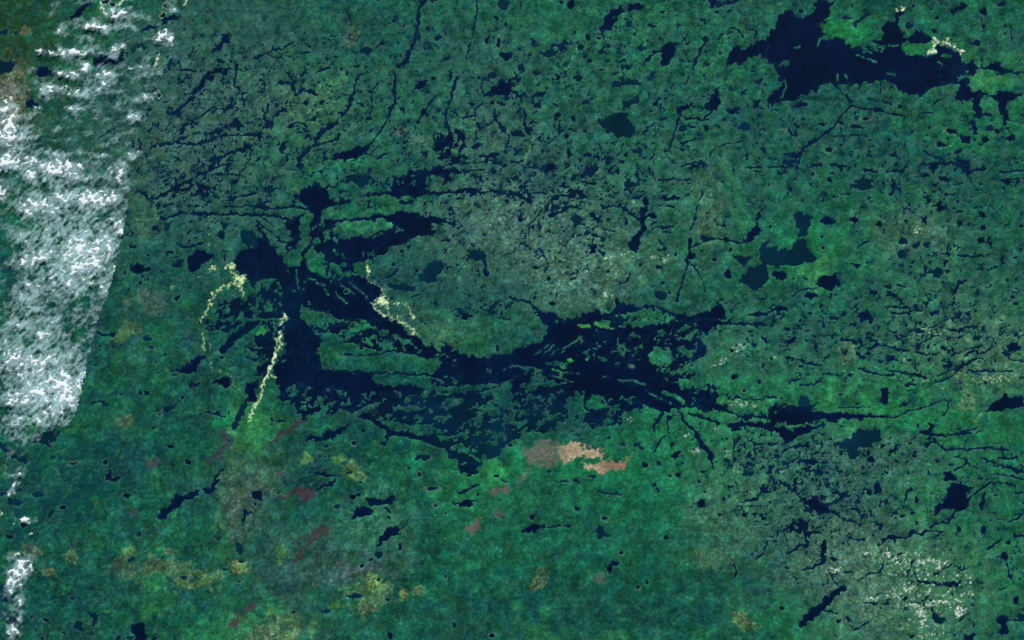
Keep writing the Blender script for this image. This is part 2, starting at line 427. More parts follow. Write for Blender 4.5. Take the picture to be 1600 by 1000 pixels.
'C2': '''P 0,190 150,150 200,120 230,60 190,0 1380,0 1300,60 1180,110 1210,190 1130,260 1080,320 1080,370 1190,340 1100,400 1080,440 1280,400 1290,460 1450,485 1600,483 1600,497 1440,502 1300,472 1280,520 1400,590 1600,598 1600,625 1420,608 1280,560 1200,540 1100,560 1060,540 1000,570 940,580 890,550 830,530 760,570 680,580 680,640 620,660 480,668 440,620 470,570 430,540 450,480 420,440 340,500 350,590 300,680 200,700 200,600 340,560 340,420 370,400 200,380 0,410
A 180,0 620,0 860,0 1000,20 900,45 560,60 400,30 220,60 :0.6,10
A 420,50 900,80 860,160 830,260 700,330 560,280 400,250 380,140 :0.78,-45
A 620,100 860,130 820,260 640,240 :0.7,-60
A 860,60 1080,20 1350,0 1330,60 1200,110 1160,260 1080,330 980,300 1000,180 880,150 :0.6,-50
A 880,290 1080,300 1200,330 1060,420 920,400 :0.45,-20
A 1080,420 1280,400 1290,500 1400,590 1280,560 1100,560 :0.75,-10
A 430,450 640,470 820,460 820,530 690,570 690,640 620,660 460,660 :0.6,-5
A 0,400 360,400 330,500 340,560 200,600 200,700 100,680 0,560 :0.60,4
A 0,270 400,320 400,410 0,410 :0.82,10
A -200,520 120,560 430,560 420,640 300,700 180,720 60,690 -100,700 :0.56,-10
L 1040,560 1080,640 1150,700 w18
L 1150,700 1190,780 w30
L 1180,770 1230,820 1245,870 w30
L 1245,870 1260,930 w12
L 970,600 977,700 w10
L 1000,590 975,640 w18
L 940,590 890,660 w18
L 970,715 930,750 900,810 w10
L 1390,740 1385,880 w8
L 1420,740 1400,770 w14
L 1480,740 1520,790 1520,850 w12
L 1110,590 1180,605 1250,630 1300,650 w16
L 1360,660 1450,650 1600,660 w28
E 1400,680,40,14,0 1020,845,25,20,-30 1045,825,14,10,-50 915,895,12,15,0,d 1065,897,9,8,0,d 1195,948,17,12,0,d 1035,965,18,14,0 830,905,20,14,0 690,780,20,12,0,t 785,780,28,14,0,t 810,800,16,10,0,t 605,735,13,9,0,t 1390,355,20,16,0 1545,385,15,14,20 1490,75,15,10,0 1570,290,6,14,10 235,945,16,8,0 990,973,8,6,0,d 1500,262,5,5,0 1490,332,6,6,0 1450,440,10,8,0,r 1000,780,14,14,0 1000,850,12,8,0 370,695,30,5,-10 410,720,25,6,0,t 1480,960,40,14,0,t 1375,190,12,10,0 500,980,30,10,0 1030,905,8,8,0,t 1340,740,8,6,0 1560,720,10,6,0
L 1560,105 1600,140 w14
L 1300,20 1600,30 w14
I 450,545 480,500 520,485 580,515 600,540 560,555 500,552
I 210,268 280,262 350,298 290,302
I 335,225 375,235 385,262 365,280 340,268
J 150,212 235,150 w9
J 190,222 260,160 w8
J 230,225 290,180 w7
J 300,210 330,190 w5
J 320,180 430,110 w10
I 850,235 880,185 920,170 1000,190 990,270 930,292 870,270
J 670,380 750,378 830,405 w12
J 840,440 900,480 990,520 w10
J 950,455 1050,490 1075,520 w22
I 1050,400 1080,370 1140,370 1150,400 1100,430 1060,430
I 550,635 600,612 640,635 600,655
J 0,285 100,300 190,312 w6
J 250,312 340,330 430,338 w6
J 240,345 380,385 w6
J 540,470 590,510 w8
J 420,35 480,45 w22
J 520,20 600,45 w22
J 600,45 640,55 w10
I 660,40 720,10 860,0 1000,0 1000,15 860,35
I 1010,0 1040,0 1035,15
E 745,290,..
J 735,285 755,295 w20
J 545,370 610,350 w7
J 510,90 530,95 w9
I 1120,560 1160,570 1200,590 1150,590''',
'D2': '''P 0,590 40,540 100,560 170,550 240,560 320,572 450,580 600,588 700,590 725,605 600,617 420,627 350,627 230,650 180,662 60,650 0,662
P 0,660 60,668 150,685 240,663 340,650 355,662 270,692 200,725 120,772 105,745 40,695 0,692
P 185,480 240,480 280,515 330,545 240,545 200,530 t
P 30,545 130,530 200,535 320,548 260,570 170,560 60,580
A 0,530 240,530 200,570 60,590 0,640 :0.7,0
L 700,600 780,612 825,598 w10
L 825,598 860,570 970,550 1050,520 1100,497 1130,510 1120,560 1090,600 w9
P 685,430 720,405 760,412 765,470 745,525 690,522 705,480
P 400,770 500,745 530,705 610,682 700,690 698,745 640,790 560,800 570,850 500,875 495,810 430,790 t
P 805,540 830,515 885,498 880,520 840,538 t
P 1330,565 1400,520 1450,500 1480,460 1520,490 1600,480 1600,545 1520,552 1350,572
P 1560,475 1600,455 1600,490
P 740,865 750,820 800,780 832,758 815,800 770,845
E 640,875,23,20,0 455,830,10,16,0 625,830,12,14,0 265,885,55,15,5 150,128,30,15,-20 295,165,10,14,0 630,210,12,17,0 770,240,32,18,10 885,250,18,10,0 1100,180,22,15,30 1540,170,42,28,0 1310,110,26,12,0,t 1490,210,26,20,0,t 240,130,8,9,0 245,68,12,6,0 125,55,16,12,0 205,287,14,9,0 870,403,22,8,0 1360,395,10,8,0 1145,905,22,10,0,t 870,885,10,8,0 805,885,12,9,0 716,785,16,8,0,r 885,770,16,8,0,r 915,850,14,12,0,r 935,660,8,14,0 460,665,14,5,0 450,465,12,5,0 1505,715,8,7,0,d 1195,680,16,7,0 1255,475,14,8,40 1450,90,12,6,0 870,443,7,4,0 40,690,.. 85,490,10,7,0 560,525,16,5,-30 600,375,5,8,0 1000,165,10,14,0 1105,290,14,8,0
L 110,230 200,250 260,272 340,285 w13
L 340,335 400,340 460,345 w11
L 200,405 290,400 330,380 w13
L 130,400 200,340 w10
L 165,385 205,372 w9
L 570,305 650,330 760,350 w13
L 760,315 830,325 930,345 990,365 w14
L 1030,390 1110,375 1200,300 1280,250 1340,230 w14
L 1060,350 1180,300 w9
L 1140,220 1230,190 1300,170 1360,150 w11
L 1230,225 1300,190 w12
L 1320,215 1400,185 w9
L 1250,310 1290,330 1320,340 w10
L 1290,320 1400,320 1530,320 w11
L 620,110 700,150 780,175 880,195 w13
L 630,180 700,150 w18
L 340,95 440,95 w12
L 460,120 520,125 550,135 w18
L 930,20 910,60 870,90 w10
L 750,60 785,80 w10
L 545,15 550,50 w9
L 555,210 610,235 w12
L 930,155 1020,110 w10
L 920,205 1010,212 w11
L 1140,65 1210,70 w11
L 1215,55 1290,35 w12
L 1000,55 1050,40 w7
L 1500,245 1600,258 w12
L 1130,115 1220,100 w8
L 860,400 930,408 w9
L 640,385 690,385 w8
L 90,820 150,795 250,775 w14
P 150,800 240,770 255,780 240,800
L 150,890 200,850 200,830 w10
L 270,835 330,825 w10
L 330,895 430,892 w8
L 0,780 60,770 w10
L 0,483 60,480 w12
L 440,548 640,545 w7
P 0,20 40,0 60,0 30,40 0,50
L 960,700 1020,715 1100,720 w26
L 1100,720 1260,710 w15
L 1010,650 1025,710 990,790 w20
L 1050,630 1020,690 w10
L 960,775 1050,765 w10
L 1040,750 1100,810 1250,810 1390,800 1500,815 w13
L 1150,850 1240,870 1230,900 1170,940 w12
L 1240,900 1310,925 w12
P 1100,955 1150,942 1170,990 1160,1000 1100,1000
L 1330,860 1450,910 1600,950 w13
L 1430,860 1530,870 1550,850 1600,950 w13
L 1390,960 1500,970 1600,1000 w12
L 1500,910 1560,960 w16
L 1200,700 1300,680 w9
L 1310,700 1350,690 w7
L 870,760 930,730 w7
A 850,60 1600,0 1600,260 1250,330 900,260 :0.13,-25
A 0,860 220,880 420,950 900,930 920,1000 0,1000 :0.14,-45''',
'A3': '''P 985,240 1000,190 1060,150 1110,100 1160,95 1230,55 1248,90 1200,115 1150,130 1100,180 1040,225 1010,262
P 1268,60 1320,50 1340,10 1350,0 1380,0 1350,50 1320,80 1310,112 1290,90
P 1500,190 1560,185 1562,215 1535,240 1525,272 1508,270 1515,220
E 1497,430,22,34,0,t 1510,510,16,8,0,d 1405,560,12,8,0,d 1150,605,26,13,-10,t 1490,635,12,5,0,d 1185,655,7,5,0,d 790,92,22,16,0 393,170,18,14,0,d 285,875,24,10,20 197,858,12,7,50,d 225,938,5,12,0,d 395,960,18,8,35,d 265,988,12,9,0 627,948,7,6,0,d 740,985,20,12,-20 315,215,16,30,30,t 1015,480,6,12,0,d 60,350,22,13,0 240,90,40,14,0,t 90,140,50,20,0,t 1595,150,10,8,0,d 110,480,14,9,0,r 700,3,20,6,0 30,740,30,24,0,t 1590,90,14,24,0 150,280,20,14,0,t 80,880,40,30,0,t 20,690,24,40,0,t 1360,370,14,8,0,t 450,740,16,14,0,t 820,500,30,14,0,t 870,340,12,16,0,t
P 530,820 600,825 620,880 600,905 575,895 560,860 t
P 455,872 510,890 522,950 500,955 480,910 t
P 818,915 840,892 880,888 908,905 915,960 922,1000 825,1000 835,970
L 0,90 140,60 w20 t
E 965,992,20,10,0 810,985,20,10,0,t''',
'B3': '''P 685,140 690,118 760,110 795,130 830,100 880,95 865,130 815,168 780,155 700,160
P 588,238 610,205 630,175 680,165 740,200 700,230 620,238
E 605,105,22,15,0 645,92,14,10,0 825,190,26,10,20 900,415,12,28,0,r 1100,55,34,10,0,r 920,50,6,5,0,r 1385,90,9,8,0,d 1120,160,13,8,20,r 1187,207,8,7,0,r 510,165,26,14,0,t 15,95,30,32,0 765,625,9,9,0,d 957,700,5,8,0,d 590,830,7,7,0,d 235,828,11,8,-20,d 840,975,16,22,0 1475,972,18,16,0,r 1187,602,8,9,0,d 720,495,12,10,0 770,465,22,24,0,t 655,12,10,7,0,d 1040,385,6,5,0,d 620,725,50,16,0,t 820,750,16,10,0,t 140,80,12,7,0,d 830,230,12,8,40,d 440,820,30,12,0,t 1240,910,14,20,0,t 660,535,12,12,0,r
P 758,420 775,375 820,300 850,288 905,318 855,350 812,398
L 890,320 930,290 960,235 w8
P 380,75 400,50 430,20 440,0 495,0 480,35 430,52
P 1225,152 1290,118 1372,140 1320,162 1270,150
L 1270,85 1330,60 1390,25 w22 t
L 1540,5 1560,10 w14''',
'C3': '''E 1185,145,24,28,0 1325,115,9,17,-10,d 1300,218,13,9,-10,d 1450,218,14,14,0 1515,213,13,9,0 1570,238,13,12,0,d 125,232,18,20,20,d 408,177,21,10,15,d 578,240,21,12,15,r 960,358,14,16,-10,d 685,457,14,13,0,r 640,520,32,17,0 610,555,17,28,-10 842,640,12,14,0,d 790,672,13,13,0,r 320,12,30,7,-10 400,8,30,8,10 1170,10,8,10,0 1205,75,10,6,0 1590,280,14,6,0 840,5,6,5,0
P 48,315 100,285 150,280 165,298 205,310 130,330 80,342
L 160,295 260,292 300,285 365,290 w13
P 530,290 590,288 597,360 540,362 522,330 t
L 1390,540 1400,590 1378,620 w12
L 1590,400 1570,460 1530,490 w14
L 900,15 880,40 w16
L 900,20 912,80 w11
L 1570,30 1548,90 1530,120 1485,128 w18
L 540,75 600,85 680,95 w14 t
L 1400,165 1600,160 w6 t''',
'D3': '''L 70,0 160,70 240,130 w13
L 170,0 170,60 w14
P 225,120 290,118 340,145 400,180 430,210 380,210 280,185 240,150
L 330,150 430,140 500,70 w12
L 400,200 500,250 570,278 w14
E 540,180,28,9,0 105,262,..
L 570,180 582,290 w7
L 160,250 220,310 245,380 240,420 w20
L 240,400 180,430 120,460 w12
L 80,325 160,270 w10
L 245,330 320,320 w22
L 210,270 190,240 w16
P 345,380 375,380 370,450 355,500 345,520 320,480
L 350,510 270,548 w22
L 270,548 210,560 w12
L 378,555 400,610 435,660 w11
P 440,660 495,655 490,690 440,720 350,790 330,830 240,890 225,930 190,905 240,840 280,790 350,745
L 350,820 440,835 w9
L 495,850 515,885 w18
L 515,910 540,938 630,890 w11
L 560,640 610,590 700,575 725,530 w10
L 530,370 600,372 w12
L 690,410 740,365 830,358 880,355 905,320 960,352 w16
L 960,340 1000,310 1060,265 1130,265 1170,200 w12
L 1000,315 1090,320 1050,355 w12
L 1170,200 1230,180 1270,100 1340,50 1390,20 1480,18 1550,45 w12
P 1025,205 1100,130 1118,50 1190,18 1290,48 1245,90 1255,160 1200,182 1100,195 1050,215 
L 865,605 880,560 910,500 w12
L 1040,590 1150,530 w10
L 950,635 1080,655 w14
P 1095,640 1225,628 1190,662 1110,668
P 1010,815 1060,835 1110,870 1085,895 1050,900 1035,870 t
L 1190,885 1260,830 w9
P 1440,862 1490,862 1500,950 1455,972 1440,940
L 1490,878 1600,875 w14
P 1530,860 1600,835 1600,880 t
P 1210,965 1292,965 1290,1000 1222,1000
L 860,125 865,80 890,65 w14
E 890,60,12,14,0 925,120,13,22,0 735,130,6,30,0 1350,315,20,30,0 1190,310,15,20,0,t 900,205,14,10,0,d 930,270,8,12,0,d 1480,475,20,30,0 1500,390,20,12,0 660,770,26,10,10 740,775,22,8,10 1550,750,16,26,20 680,50,20,40,0 630,80,18,16,0 85,800,16,9,20 840,225,18,8,-20 1215,552,25,5,0 1150,715,16,10,0,t 120,550,14,12,0 410,490,25,12,0 500,300,.. 445,308,4,4,0 820,915,8,6,0,d 770,883,7,4,0 175,620,8,6,0,d 900,978,14,10,0 1510,705,5,8,0 440,885,16,12,0,r 1490,620,..
E 500,578,24,6,0 860,740,12,14,30
L 1350,100 1330,180 w24
L 1490,510 1500,560 1520,625 w11
L 1500,262 1560,240 1600,190 w14
L 1375,435 1400,410 1460,370 w12
L 1535,350 1600,352 w14
L 1420,240 1480,250 w9
L 1550,85 1600,75 w14
L 60,55 0,80 w10
L 910,565 940,640 w6
L 640,270 680,260 710,310 w6
L 850,760 960,770 w7
L 600,770 680,765 w8
L 1560,390 1580,460 w9
L 660,730 700,710 w8
A 70,230 340,260 340,330 260,480 100,420 60,320 :0.26,-60
A 0,0 720,0 700,120 500,60 300,110 0,40 :0.13,-55''',
}

# pale sandy / bare strips and spots. S id, tone, J-lines or ellipses (tile units); holes 0..1 = how broken up
SAND = [
 ('west', 'A1', 'L 1240,1000 1290,960 1300,880 1380,810 1440,770 1500,785 w9;L 1440,645 1450,700 1475,742 w14;L 1475,742 1500,730 1540,715 w16;L 1480,740 1500,790 1520,835 w18;L 1410,660 1475,660 w12;L 1310,680 1345,674 w12;E 1500,745,30,26,0;E 1450,672,18,12,0', 0.25, (1.0,1.0,.62)),
 ('west', 'A2', 'L 1230,0 1240,50 1290,70 1292,110 1315,160 1315,290 1330,320 1440,330 1455,390 1490,430 1540,490 1560,520 w6', 0.3, (.6,.72,.5)),
 ('strip', 'A2', 'L 1252,90 1275,130 1272,190 w22', 0.2, (.45,.62,.4)),
 ('faint', 'A1', 'L 1180,750 1260,720 1320,695 1400,680 w5;L 1310,350 1310,675 w4;L 840,365 940,372 1010,365 w4;E 1080,790,12,14,0', 0.4, (.5,.62,.45)),
 ('bay', 'B1', 'L 690,640 702,700 690,740 740,780 780,792 800,840 760,860 750,880 780,910 830,920 820,955 850,985 880,1000 w9;L 800,842 830,852 w7;L 780,860 830,882 880,910 900,890 950,912 970,950 972,1000 w10;E 790,880,42,24,20;E 700,675,14,24,0;E 985,985,16,14,0', 0.38, (1.0,1.0,.75)),
 ('spit', 'B1', 'L 722,895 745,930 800,975 w15;L 700,890 722,895 w8', 0.15, (1.15,1.1,.85)),
 ('bay', 'B2', 'L 890,0 940,25 970,55 990,90 w13', 0.3, (.8,.9,.6)),
 ('peninsula', 'B1', 'L 182,965 160,1000 w14', 0.15, (1.2,1.1,.8)),
 ('peninsula', 'B2', 'L 165,0 140,38 w17;L 152,75 150,110 150,170 w24;L 145,170 110,235 98,290 w24;L 98,285 62,350 60,380 w30;L 100,345 120,358 w14;L 55,380 40,430 25,490 0,540 w16;L 125,110 120,200 w14', 0.3, (1.0,1.05,.68)),
 ('peninsula', 'A2', 'L 1600,520 1580,560 1558,625 w18', 0.3, (.8,.95,.6)),
 ('delta', 'D0', 'L 1030,235 1052,268 1100,265 1130,282 1200,320 1216,365 w11;L 1052,275 1032,318 1000,332 w13;L 1130,242 1138,285 w9;E 1020,320,26,12,0', 0.22, (1.25,1.25,.9)),
 ('cove', 'D0', 'E 805,62,12,7,0;E 845,62,14,7,0', 0.1, (1.2,1.2,.8)),
 ('shoreline', 'A0', 'L 630,0 636,50 665,92 w11;L 680,30 740,25 780,0 w12;L 700,60 720,48 w10;L 740,100 720,80 w8', 0.2, (1.6,1.6,1.45)),
 ('shoreline', 'A0', 'L 1160,0 1160,38 w10;L 992,335 985,390 975,420 w6', 0.2, (1.2,1.25,1.2)),
 ('outcrop', 'D3', 'E 745,465,28,16,0;E 800,490,22,18,0;E 960,515,28,14,0;E 1060,530,22,24,0;E 1010,505,40,12,0;E 1110,510,20,10,0;L 1175,550 1250,605 w14;E 945,610,10,20,0;E 865,690,34,17,-50;E 915,685,11,17,0;E 640,742,16,12,0;E 770,718,52,10,0;E 1068,760,26,22,0;E 1180,755,16,18,0;E 905,780,32,14,0;E 960,830,28,30,-40;E 970,880,16,34,10;E 1000,700,10,30,0;E 990,585,16,10,0;E 1272,712,14,10,0;E 1020,775,30,12,0;E 1120,770,14,14,0;E 950,970,8,30,0;E 620,462,18,8,0;E 960,465,24,7,0;E 850,520,30,16,0;E 1265,630,8,22,0;E 1200,820,26,30,0', 0.53, (1.5,1.45,1.1)),
 ('outcrop_w', 'D3', 'L 390,570 440,575 490,548 w12;E 425,560,30,12,0', 0.53, (1.2,1.2,.95)),
 ('outcrop_f', 'D3', 'E 950,560,240,70,0;E 980,730,200,110,0;E 1000,900,120,90,0;E 800,500,110,40,0;E 1180,640,80,110,0', 0.6, (1.2,1.2,.85)),
 ('specks', 'C1', 'E 615,620,40,30,0;E 825,658,18,9,0;E 880,612,28,20,0;E 670,710,40,10,0;E 600,850,30,22,0;E 570,872,24,8,0;E 830,570,10,8,0;E 765,270,8,16,0;E 970,620,34,30,0;E 760,690,8,20,0;E 880,660,14,10,0;E 735,590,60,16,0', 0.62, (.9,.95,.7)),
 ('specks_e', 'C2', 'E 1280,690,12,20,0;E 1260,200,10,8,0;E 1320,150,30,14,0;E 1300,260,50,22,-20;E 1140,820,40,26,0;E 1100,720,20,14,0;E 1480,840,26,26,0;E 1390,930,34,20,0;E 1350,840,20,30,0;E 735,620,24,12,0;E 1430,520,110,20,5;E 1410,180,60,26,-20', 0.66, (.9,1.0,.8)),
 ('road_n', 'C0', 'L 410,250 395,320 350,430 325,480 w5;L 175,800 130,880 80,1000 w5', 0.15, (.25,.5,.3)),
 ('bright_e', 'D2', 'E 980,70,60,30,0;E 900,370,100,10,5;E 1060,90,40,14,0;E 850,250,14,40,0;E 45,232,16,12,0;E 1100,425,18,8,0;E 885,765,14,12,0;E 520,322,40,7,0;E 1400,370,140,26,-6', 0.6, (.8,.95,.55)),
 ('cloudring', 'D1', 'E 940,440,46,26,10;E 1100,640,16,14,0;E 780,710,16,5,0', 0.55, (.7,.75,.65)),
]
# burn scars: id, tile, polygon, albedo rgb (sRGB 0-255)
SCAR = [
 ('tan', 'C2', '290,775 350,768 420,765 440,785 500,790 520,815 565,812 568,868 620,880 640,890 700,880 745,852 735,890 720,925 620,938 560,968 500,940 440,905 560,902 545,860 500,850 410,850 360,892 300,868 282,830', (172,140,118)),
 ('mauve', 'C2', '50,820 110,770 150,742 230,750 310,755 290,800 290,862 350,892 250,922 180,905 130,930 80,1000 60,1040 10,1040 60,960 100,900 60,855', (102,90,86)),
 ('red_a', 'B2', '230,640 260,618 360,608 320,632 270,652 240,692 150,732 120,782 90,802 98,750 130,700 190,670', (60,48,64)),
 ('red_b', 'B3', '130,105 200,70 270,40 370,60 362,90 300,142 275,158 282,110 250,88 180,108', (70,50,64)),
 ('red_c', 'B3', '340,310 430,273 458,312 400,347 362,372 340,412 300,442 265,515 228,518 240,458 300,420 340,370', (70,48,60)),
 ('pink', 'B3', '1298,322 1350,260 1412,230 1405,280 1390,318 1360,328', (110,90,94)),
 ('pink_b', 'B3', '1485,192 1540,200 1532,232 1490,226', (84,70,84)),
 ('red_d', 'A3', '1425,890 1500,830 1560,760 1592,745 1588,790 1500,862 1470,922 1440,912', (72,50,68)),
 ('grey_a', 'A2', '920,880 950,865 1025,885 1000,912 915,925', (72,74,86)),
 ('grey_b', 'A2', '1370,700 1400,690 1445,705 1450,760 1400,850 1390,892 1350,862 1290,905 1255,922 1300,850 1400,765', (56,58,80)),
 ('red_e', 'B3', '1450,60 1500,50 1560,35 1600,62 1540,80 1500,105', (104,78,88)),
 ('grey_c', 'A3', '780,195 830,180 875,205 820,218', (74,70,84)),
 ('pink_c', 'D0', '80,810 110,795 140,812 110,828', (104,108,96)),
 ('grey_d', 'C3', '510,595 560,580 600,590 590,640 540,655', (84,90,92)),
 ('red_f', 'C3', '570,80 640,82 690,95 620,100', (84,78,90)),
 ('red_g', 'B2', '90,930 140,945 200,972 140,975', (84,72,80)),
]
# colour zones of the ground: x,y,rx,ry,angle, sRGB, amount, (full-frame pixels)
ZONES = [
 (20,60,55,110,0,(32,66,40),.95),(42,45,5,11,0,(80,70,48),.8),
 (330,170,120,110,-20,(66,98,92),.75),(280,240,90,60,0,(62,92,88),.7),(480,190,60,50,0,(76,112,88),.55),(500,160,30,25,0,(84,120,80),.5),
 (580,60,120,60,0,(24,92,74),.5),(520,265,50,14,-15,(22,118,70),.7),(450,225,50,22,-20,(22,112,74),.6),(700,225,20,12,0,(60,150,80),.7),
 (760,180,60,70,0,(66,104,96),.5),(760,215,40,20,0,(80,120,104),.5),
 (850,70,80,60,0,(38,108,78),.5),(960,100,90,60,0,(44,112,82),.4),(1080,60,100,60,0,(40,112,80),.45),
 (640,325,90,22,0,(26,112,72),.7),(610,355,55,12,0,(52,112,84),.8),(600,350,40,6,0,(40,130,78),.5),
 (820,360,100,60,0,(78,112,104),.75),(900,400,60,60,0,(88,122,108),.7),(760,330,50,40,0,(82,112,102),.6),(930,400,70,30,0,(84,126,104),.5),(960,320,60,60,0,(58,112,90),.5),
 (880,440,60,30,0,(76,112,98),.6),(800,430,80,30,0,(74,104,98),.5),
 (1100,330,70,80,0,(48,108,84),.5),(1110,330,16,40,0,(104,120,96),.5),(1090,270,60,40,0,(60,112,88),.4),
 (1240,330,90,60,0,(30,110,78),.45),(1280,410,60,30,0,(26,120,72),.75),(1270,430,20,20,0,(70,150,80),.5),(1430,360,40,24,0,(96,112,98),.6),(1430,355,60,60,0,(50,112,82),.3),
 (1290,230,60,40,0,(24,92,74),.5),(1480,110,80,60,0,(38,108,80),.4),(1460,80,30,20,0,(30,130,70),.5),(1325,60,30,25,0,(26,130,66),.7),(1430,78,26,8,0,(34,118,72),.8),
 (1550,125,30,20,0,(60,140,74),.7),(1530,200,50,30,0,(26,120,68),.6),(1600,180,30,40,0,(24,110,72),.5),
 (1510,480,100,60,0,(54,112,84),.6),(1540,560,90,50,0,(66,112,84),.5),(1450,520,60,40,0,(78,128,92),.55),(1350,470,80,50,0,(28,100,78),.4),(1410,585,70,20,0,(62,128,80),.6),
 (1240,570,60,30,0,(52,104,90),.6),(1130,560,60,50,0,(60,118,92),.6),(1150,610,80,20,0,(24,112,76),.6),
 (1080,720,80,60,0,(24,122,74),.85),(1130,660,60,30,0,(36,130,76),.75),(1060,690,50,40,0,(26,118,72),.6),(1290,640,110,40,0,(26,120,72),.6),(1420,620,120,40,0,(30,112,74),.6),
 (1350,660,60,30,0,(28,130,68),.7),(1500,720,90,60,0,(22,118,66),.75),(1440,770,40,40,0,(24,128,62),.9),(1560,830,60,50,0,(24,100,68),.5),(1550,900,60,60,0,(24,108,66),.8),
 (1250,780,90,60,0,(58,98,92),.6),(1330,720,100,30,0,(66,100,94),.7),(1180,700,60,50,0,(52,120,84),.5),(1420,740,60,30,0,(60,100,92),.4),
 (1310,840,40,26,0,(72,112,80),.9),(1335,860,60,16,0,(70,108,84),.6),(1370,910,55,60,0,(92,108,104),.95),(1300,890,40,22,0,(86,112,100),.8),(1400,960,60,26,0,(84,104,96),.95),(1430,890,60,30,0,(78,118,88),.6),(1500,900,36,30,0,(34,112,66),.8),(1560,560,50,40,0,(80,112,86),.5),
 (1230,920,60,50,0,(62,104,92),.4),(1455,900,75,50,0,(66,122,86),.7),(1450,960,50,40,0,(80,124,96),.6),(1240,980,60,30,0,(22,112,70),.6),(1310,985,40,20,0,(60,120,92),.5),(1500,980,100,30,0,(46,112,84),.5),
 (900,730,60,12,0,(22,125,78),.7),(920,740,90,40,0,(20,112,78),.5),(880,720,30,14,0,(22,112,80),.8),
 (740,755,40,26,0,(44,132,78),.85),(780,735,20,12,0,(52,150,84),.8),(760,820,80,60,0,(22,104,74),.5),(1010,790,80,60,0,(22,108,74),.5),(860,800,90,50,0,(30,104,74),.4),
 (392,765,28,34,0,(76,88,90),.8),(370,790,20,60,0,(78,92,86),.5),(480,880,60,40,0,(58,88,88),.4),(560,890,40,12,-10,(80,84,92),.7),(450,920,40,24,0,(58,84,84),.45),(500,850,30,24,0,(64,92,92),.5),
 (590,810,30,30,0,(66,124,96),.6),(560,830,40,24,0,(48,108,90),.5),(400,660,30,26,0,(40,124,72),.9),(390,690,26,40,0,(52,116,70),.7),(350,655,14,8,0,(22,120,76),.8),
 (585,912,9,9,0,(150,150,70),.95),(604,925,10,14,0,(90,128,66),.9),(632,927,7,8,0,(150,140,78),.95),(652,925,8,7,0,(130,140,84),.85),(580,935,26,14,0,(104,124,78),.85),(575,950,14,10,0,(120,120,86),.7),(560,915,22,8,0,(70,112,70),.6),
 (525,946,10,6,0,(60,116,60),.8),(205,862,12,8,0,(66,110,66),.9),(112,872,9,10,0,(100,112,62),.85),(195,885,18,16,0,(78,98,78),.8),(245,880,26,10,-30,(92,104,74),.8),(275,892,20,12,0,(100,112,78),.7),(78,893,7,5,0,(140,110,70),.8),(300,910,22,8,0,(112,124,66),.7),(245,935,20,26,0,(44,116,70),.6),(330,900,14,12,0,(80,112,70),.6),(375,885,10,8,0,(130,118,66),.85),
 (555,740,16,10,0,(84,122,76),.8),(530,720,8,8,0,(80,124,66),.7),(478,718,8,5,0,(90,132,66),.7),(440,865,12,12,0,(70,120,60),.7),(425,985,40,14,0,(96,118,82),.8),(415,990,12,10,0,(120,96,92),.6),
 (840,912,12,8,-20,(140,122,80),.85),(846,894,8,8,0,(90,112,62),.7),(1105,870,26,16,0,(84,112,74),.6),(1165,968,14,9,0,(124,128,66),.7),(1100,860,40,20,0,(66,100,82),.5),(960,990,20,8,0,(60,130,76),.5),(840,985,40,10,0,(50,120,70),.6),
 (345,985,60,20,-20,(44,130,80),.6),(1000,900,120,60,0,(16,76,66),.5),(1000,850,70,50,0,(18,100,76),.4),(700,960,120,40,0,(20,90,70),.4),
 (197,520,16,10,0,(92,112,56),.75),(197,655,11,8,0,(104,104,76),.8),(170,655,30,14,0,(42,104,66),.5),(230,360,26,20,0,(62,104,84),.6),(215,320,30,18,0,(58,98,72),.7),(235,470,24,12,0,(76,92,86),.6),(330,370,30,30,0,(56,100,86),.5),(290,390,40,40,0,(20,86,76),.4),
 (10,160,18,36,0,(128,112,96),.8),(18,170,10,18,0,(110,90,72),.6),(50,860,12,8,0,(120,100,80),.6),(345,790,10,60,0,(50,112,66),.4),
 (1190,800,60,40,0,(66,112,84),.6),(1180,760,60,40,0,(60,118,84),.5),(1120,800,30,20,0,(80,130,98),.5),
 (560,155,60,40,0,(50,112,82),.4),(640,200,60,40,0,(34,112,78),.4),(625,205,10,6,0,(110,108,90),.7),(550,58,14,9,0,(110,104,86),.6),(655,220,14,9,0,(92,104,90),.6),
 (1325,635,30,30,0,(60,118,76),.4),(1325,545,10,18,0,(86,118,72),.7),(1500,590,9,12,0,(110,120,84),.7),(1510,630,14,20,0,(84,116,78),.6),
 (905,565,14,6,0,(52,150,66),.95),(872,570,18,6,10,(44,140,56),1.0),(893,562,8,10,0,(44,150,56),1.0),(913,512,16,7,0,(64,148,66),.95),(945,512,16,7,20,(74,158,66),.95),(1030,560,26,16,0,(34,104,72),.6),(985,572,5,5,0,(88,92,96),.9),(1000,500,60,8,0,(34,128,72),.6),
 (925,630,20,10,0,(24,120,80),.85),(1055,622,20,8,20,(50,128,84),.7),(570,515,14,8,0,(34,128,84),.7),(565,535,20,8,0,(40,112,66),.6),(610,570,60,10,0,(30,104,82),.5),(670,530,30,16,-20,(50,118,80),.6),(690,520,50,20,20,(78,124,92),.5),(730,540,26,12,0,(30,114,72),.6),(785,455,50,30,0,(22,92,78),.3),(410,520,10,8,0,(40,130,66),.8),
 (590,460,16,10,0,(60,100,92),.5),(500,430,14,18,0,(24,110,74),.6),(700,415,20,20,0,(60,112,92),.5),(750,430,50,20,20,(50,120,84),.4),(1330,95,20,10,0,(20,100,80),.4),
]

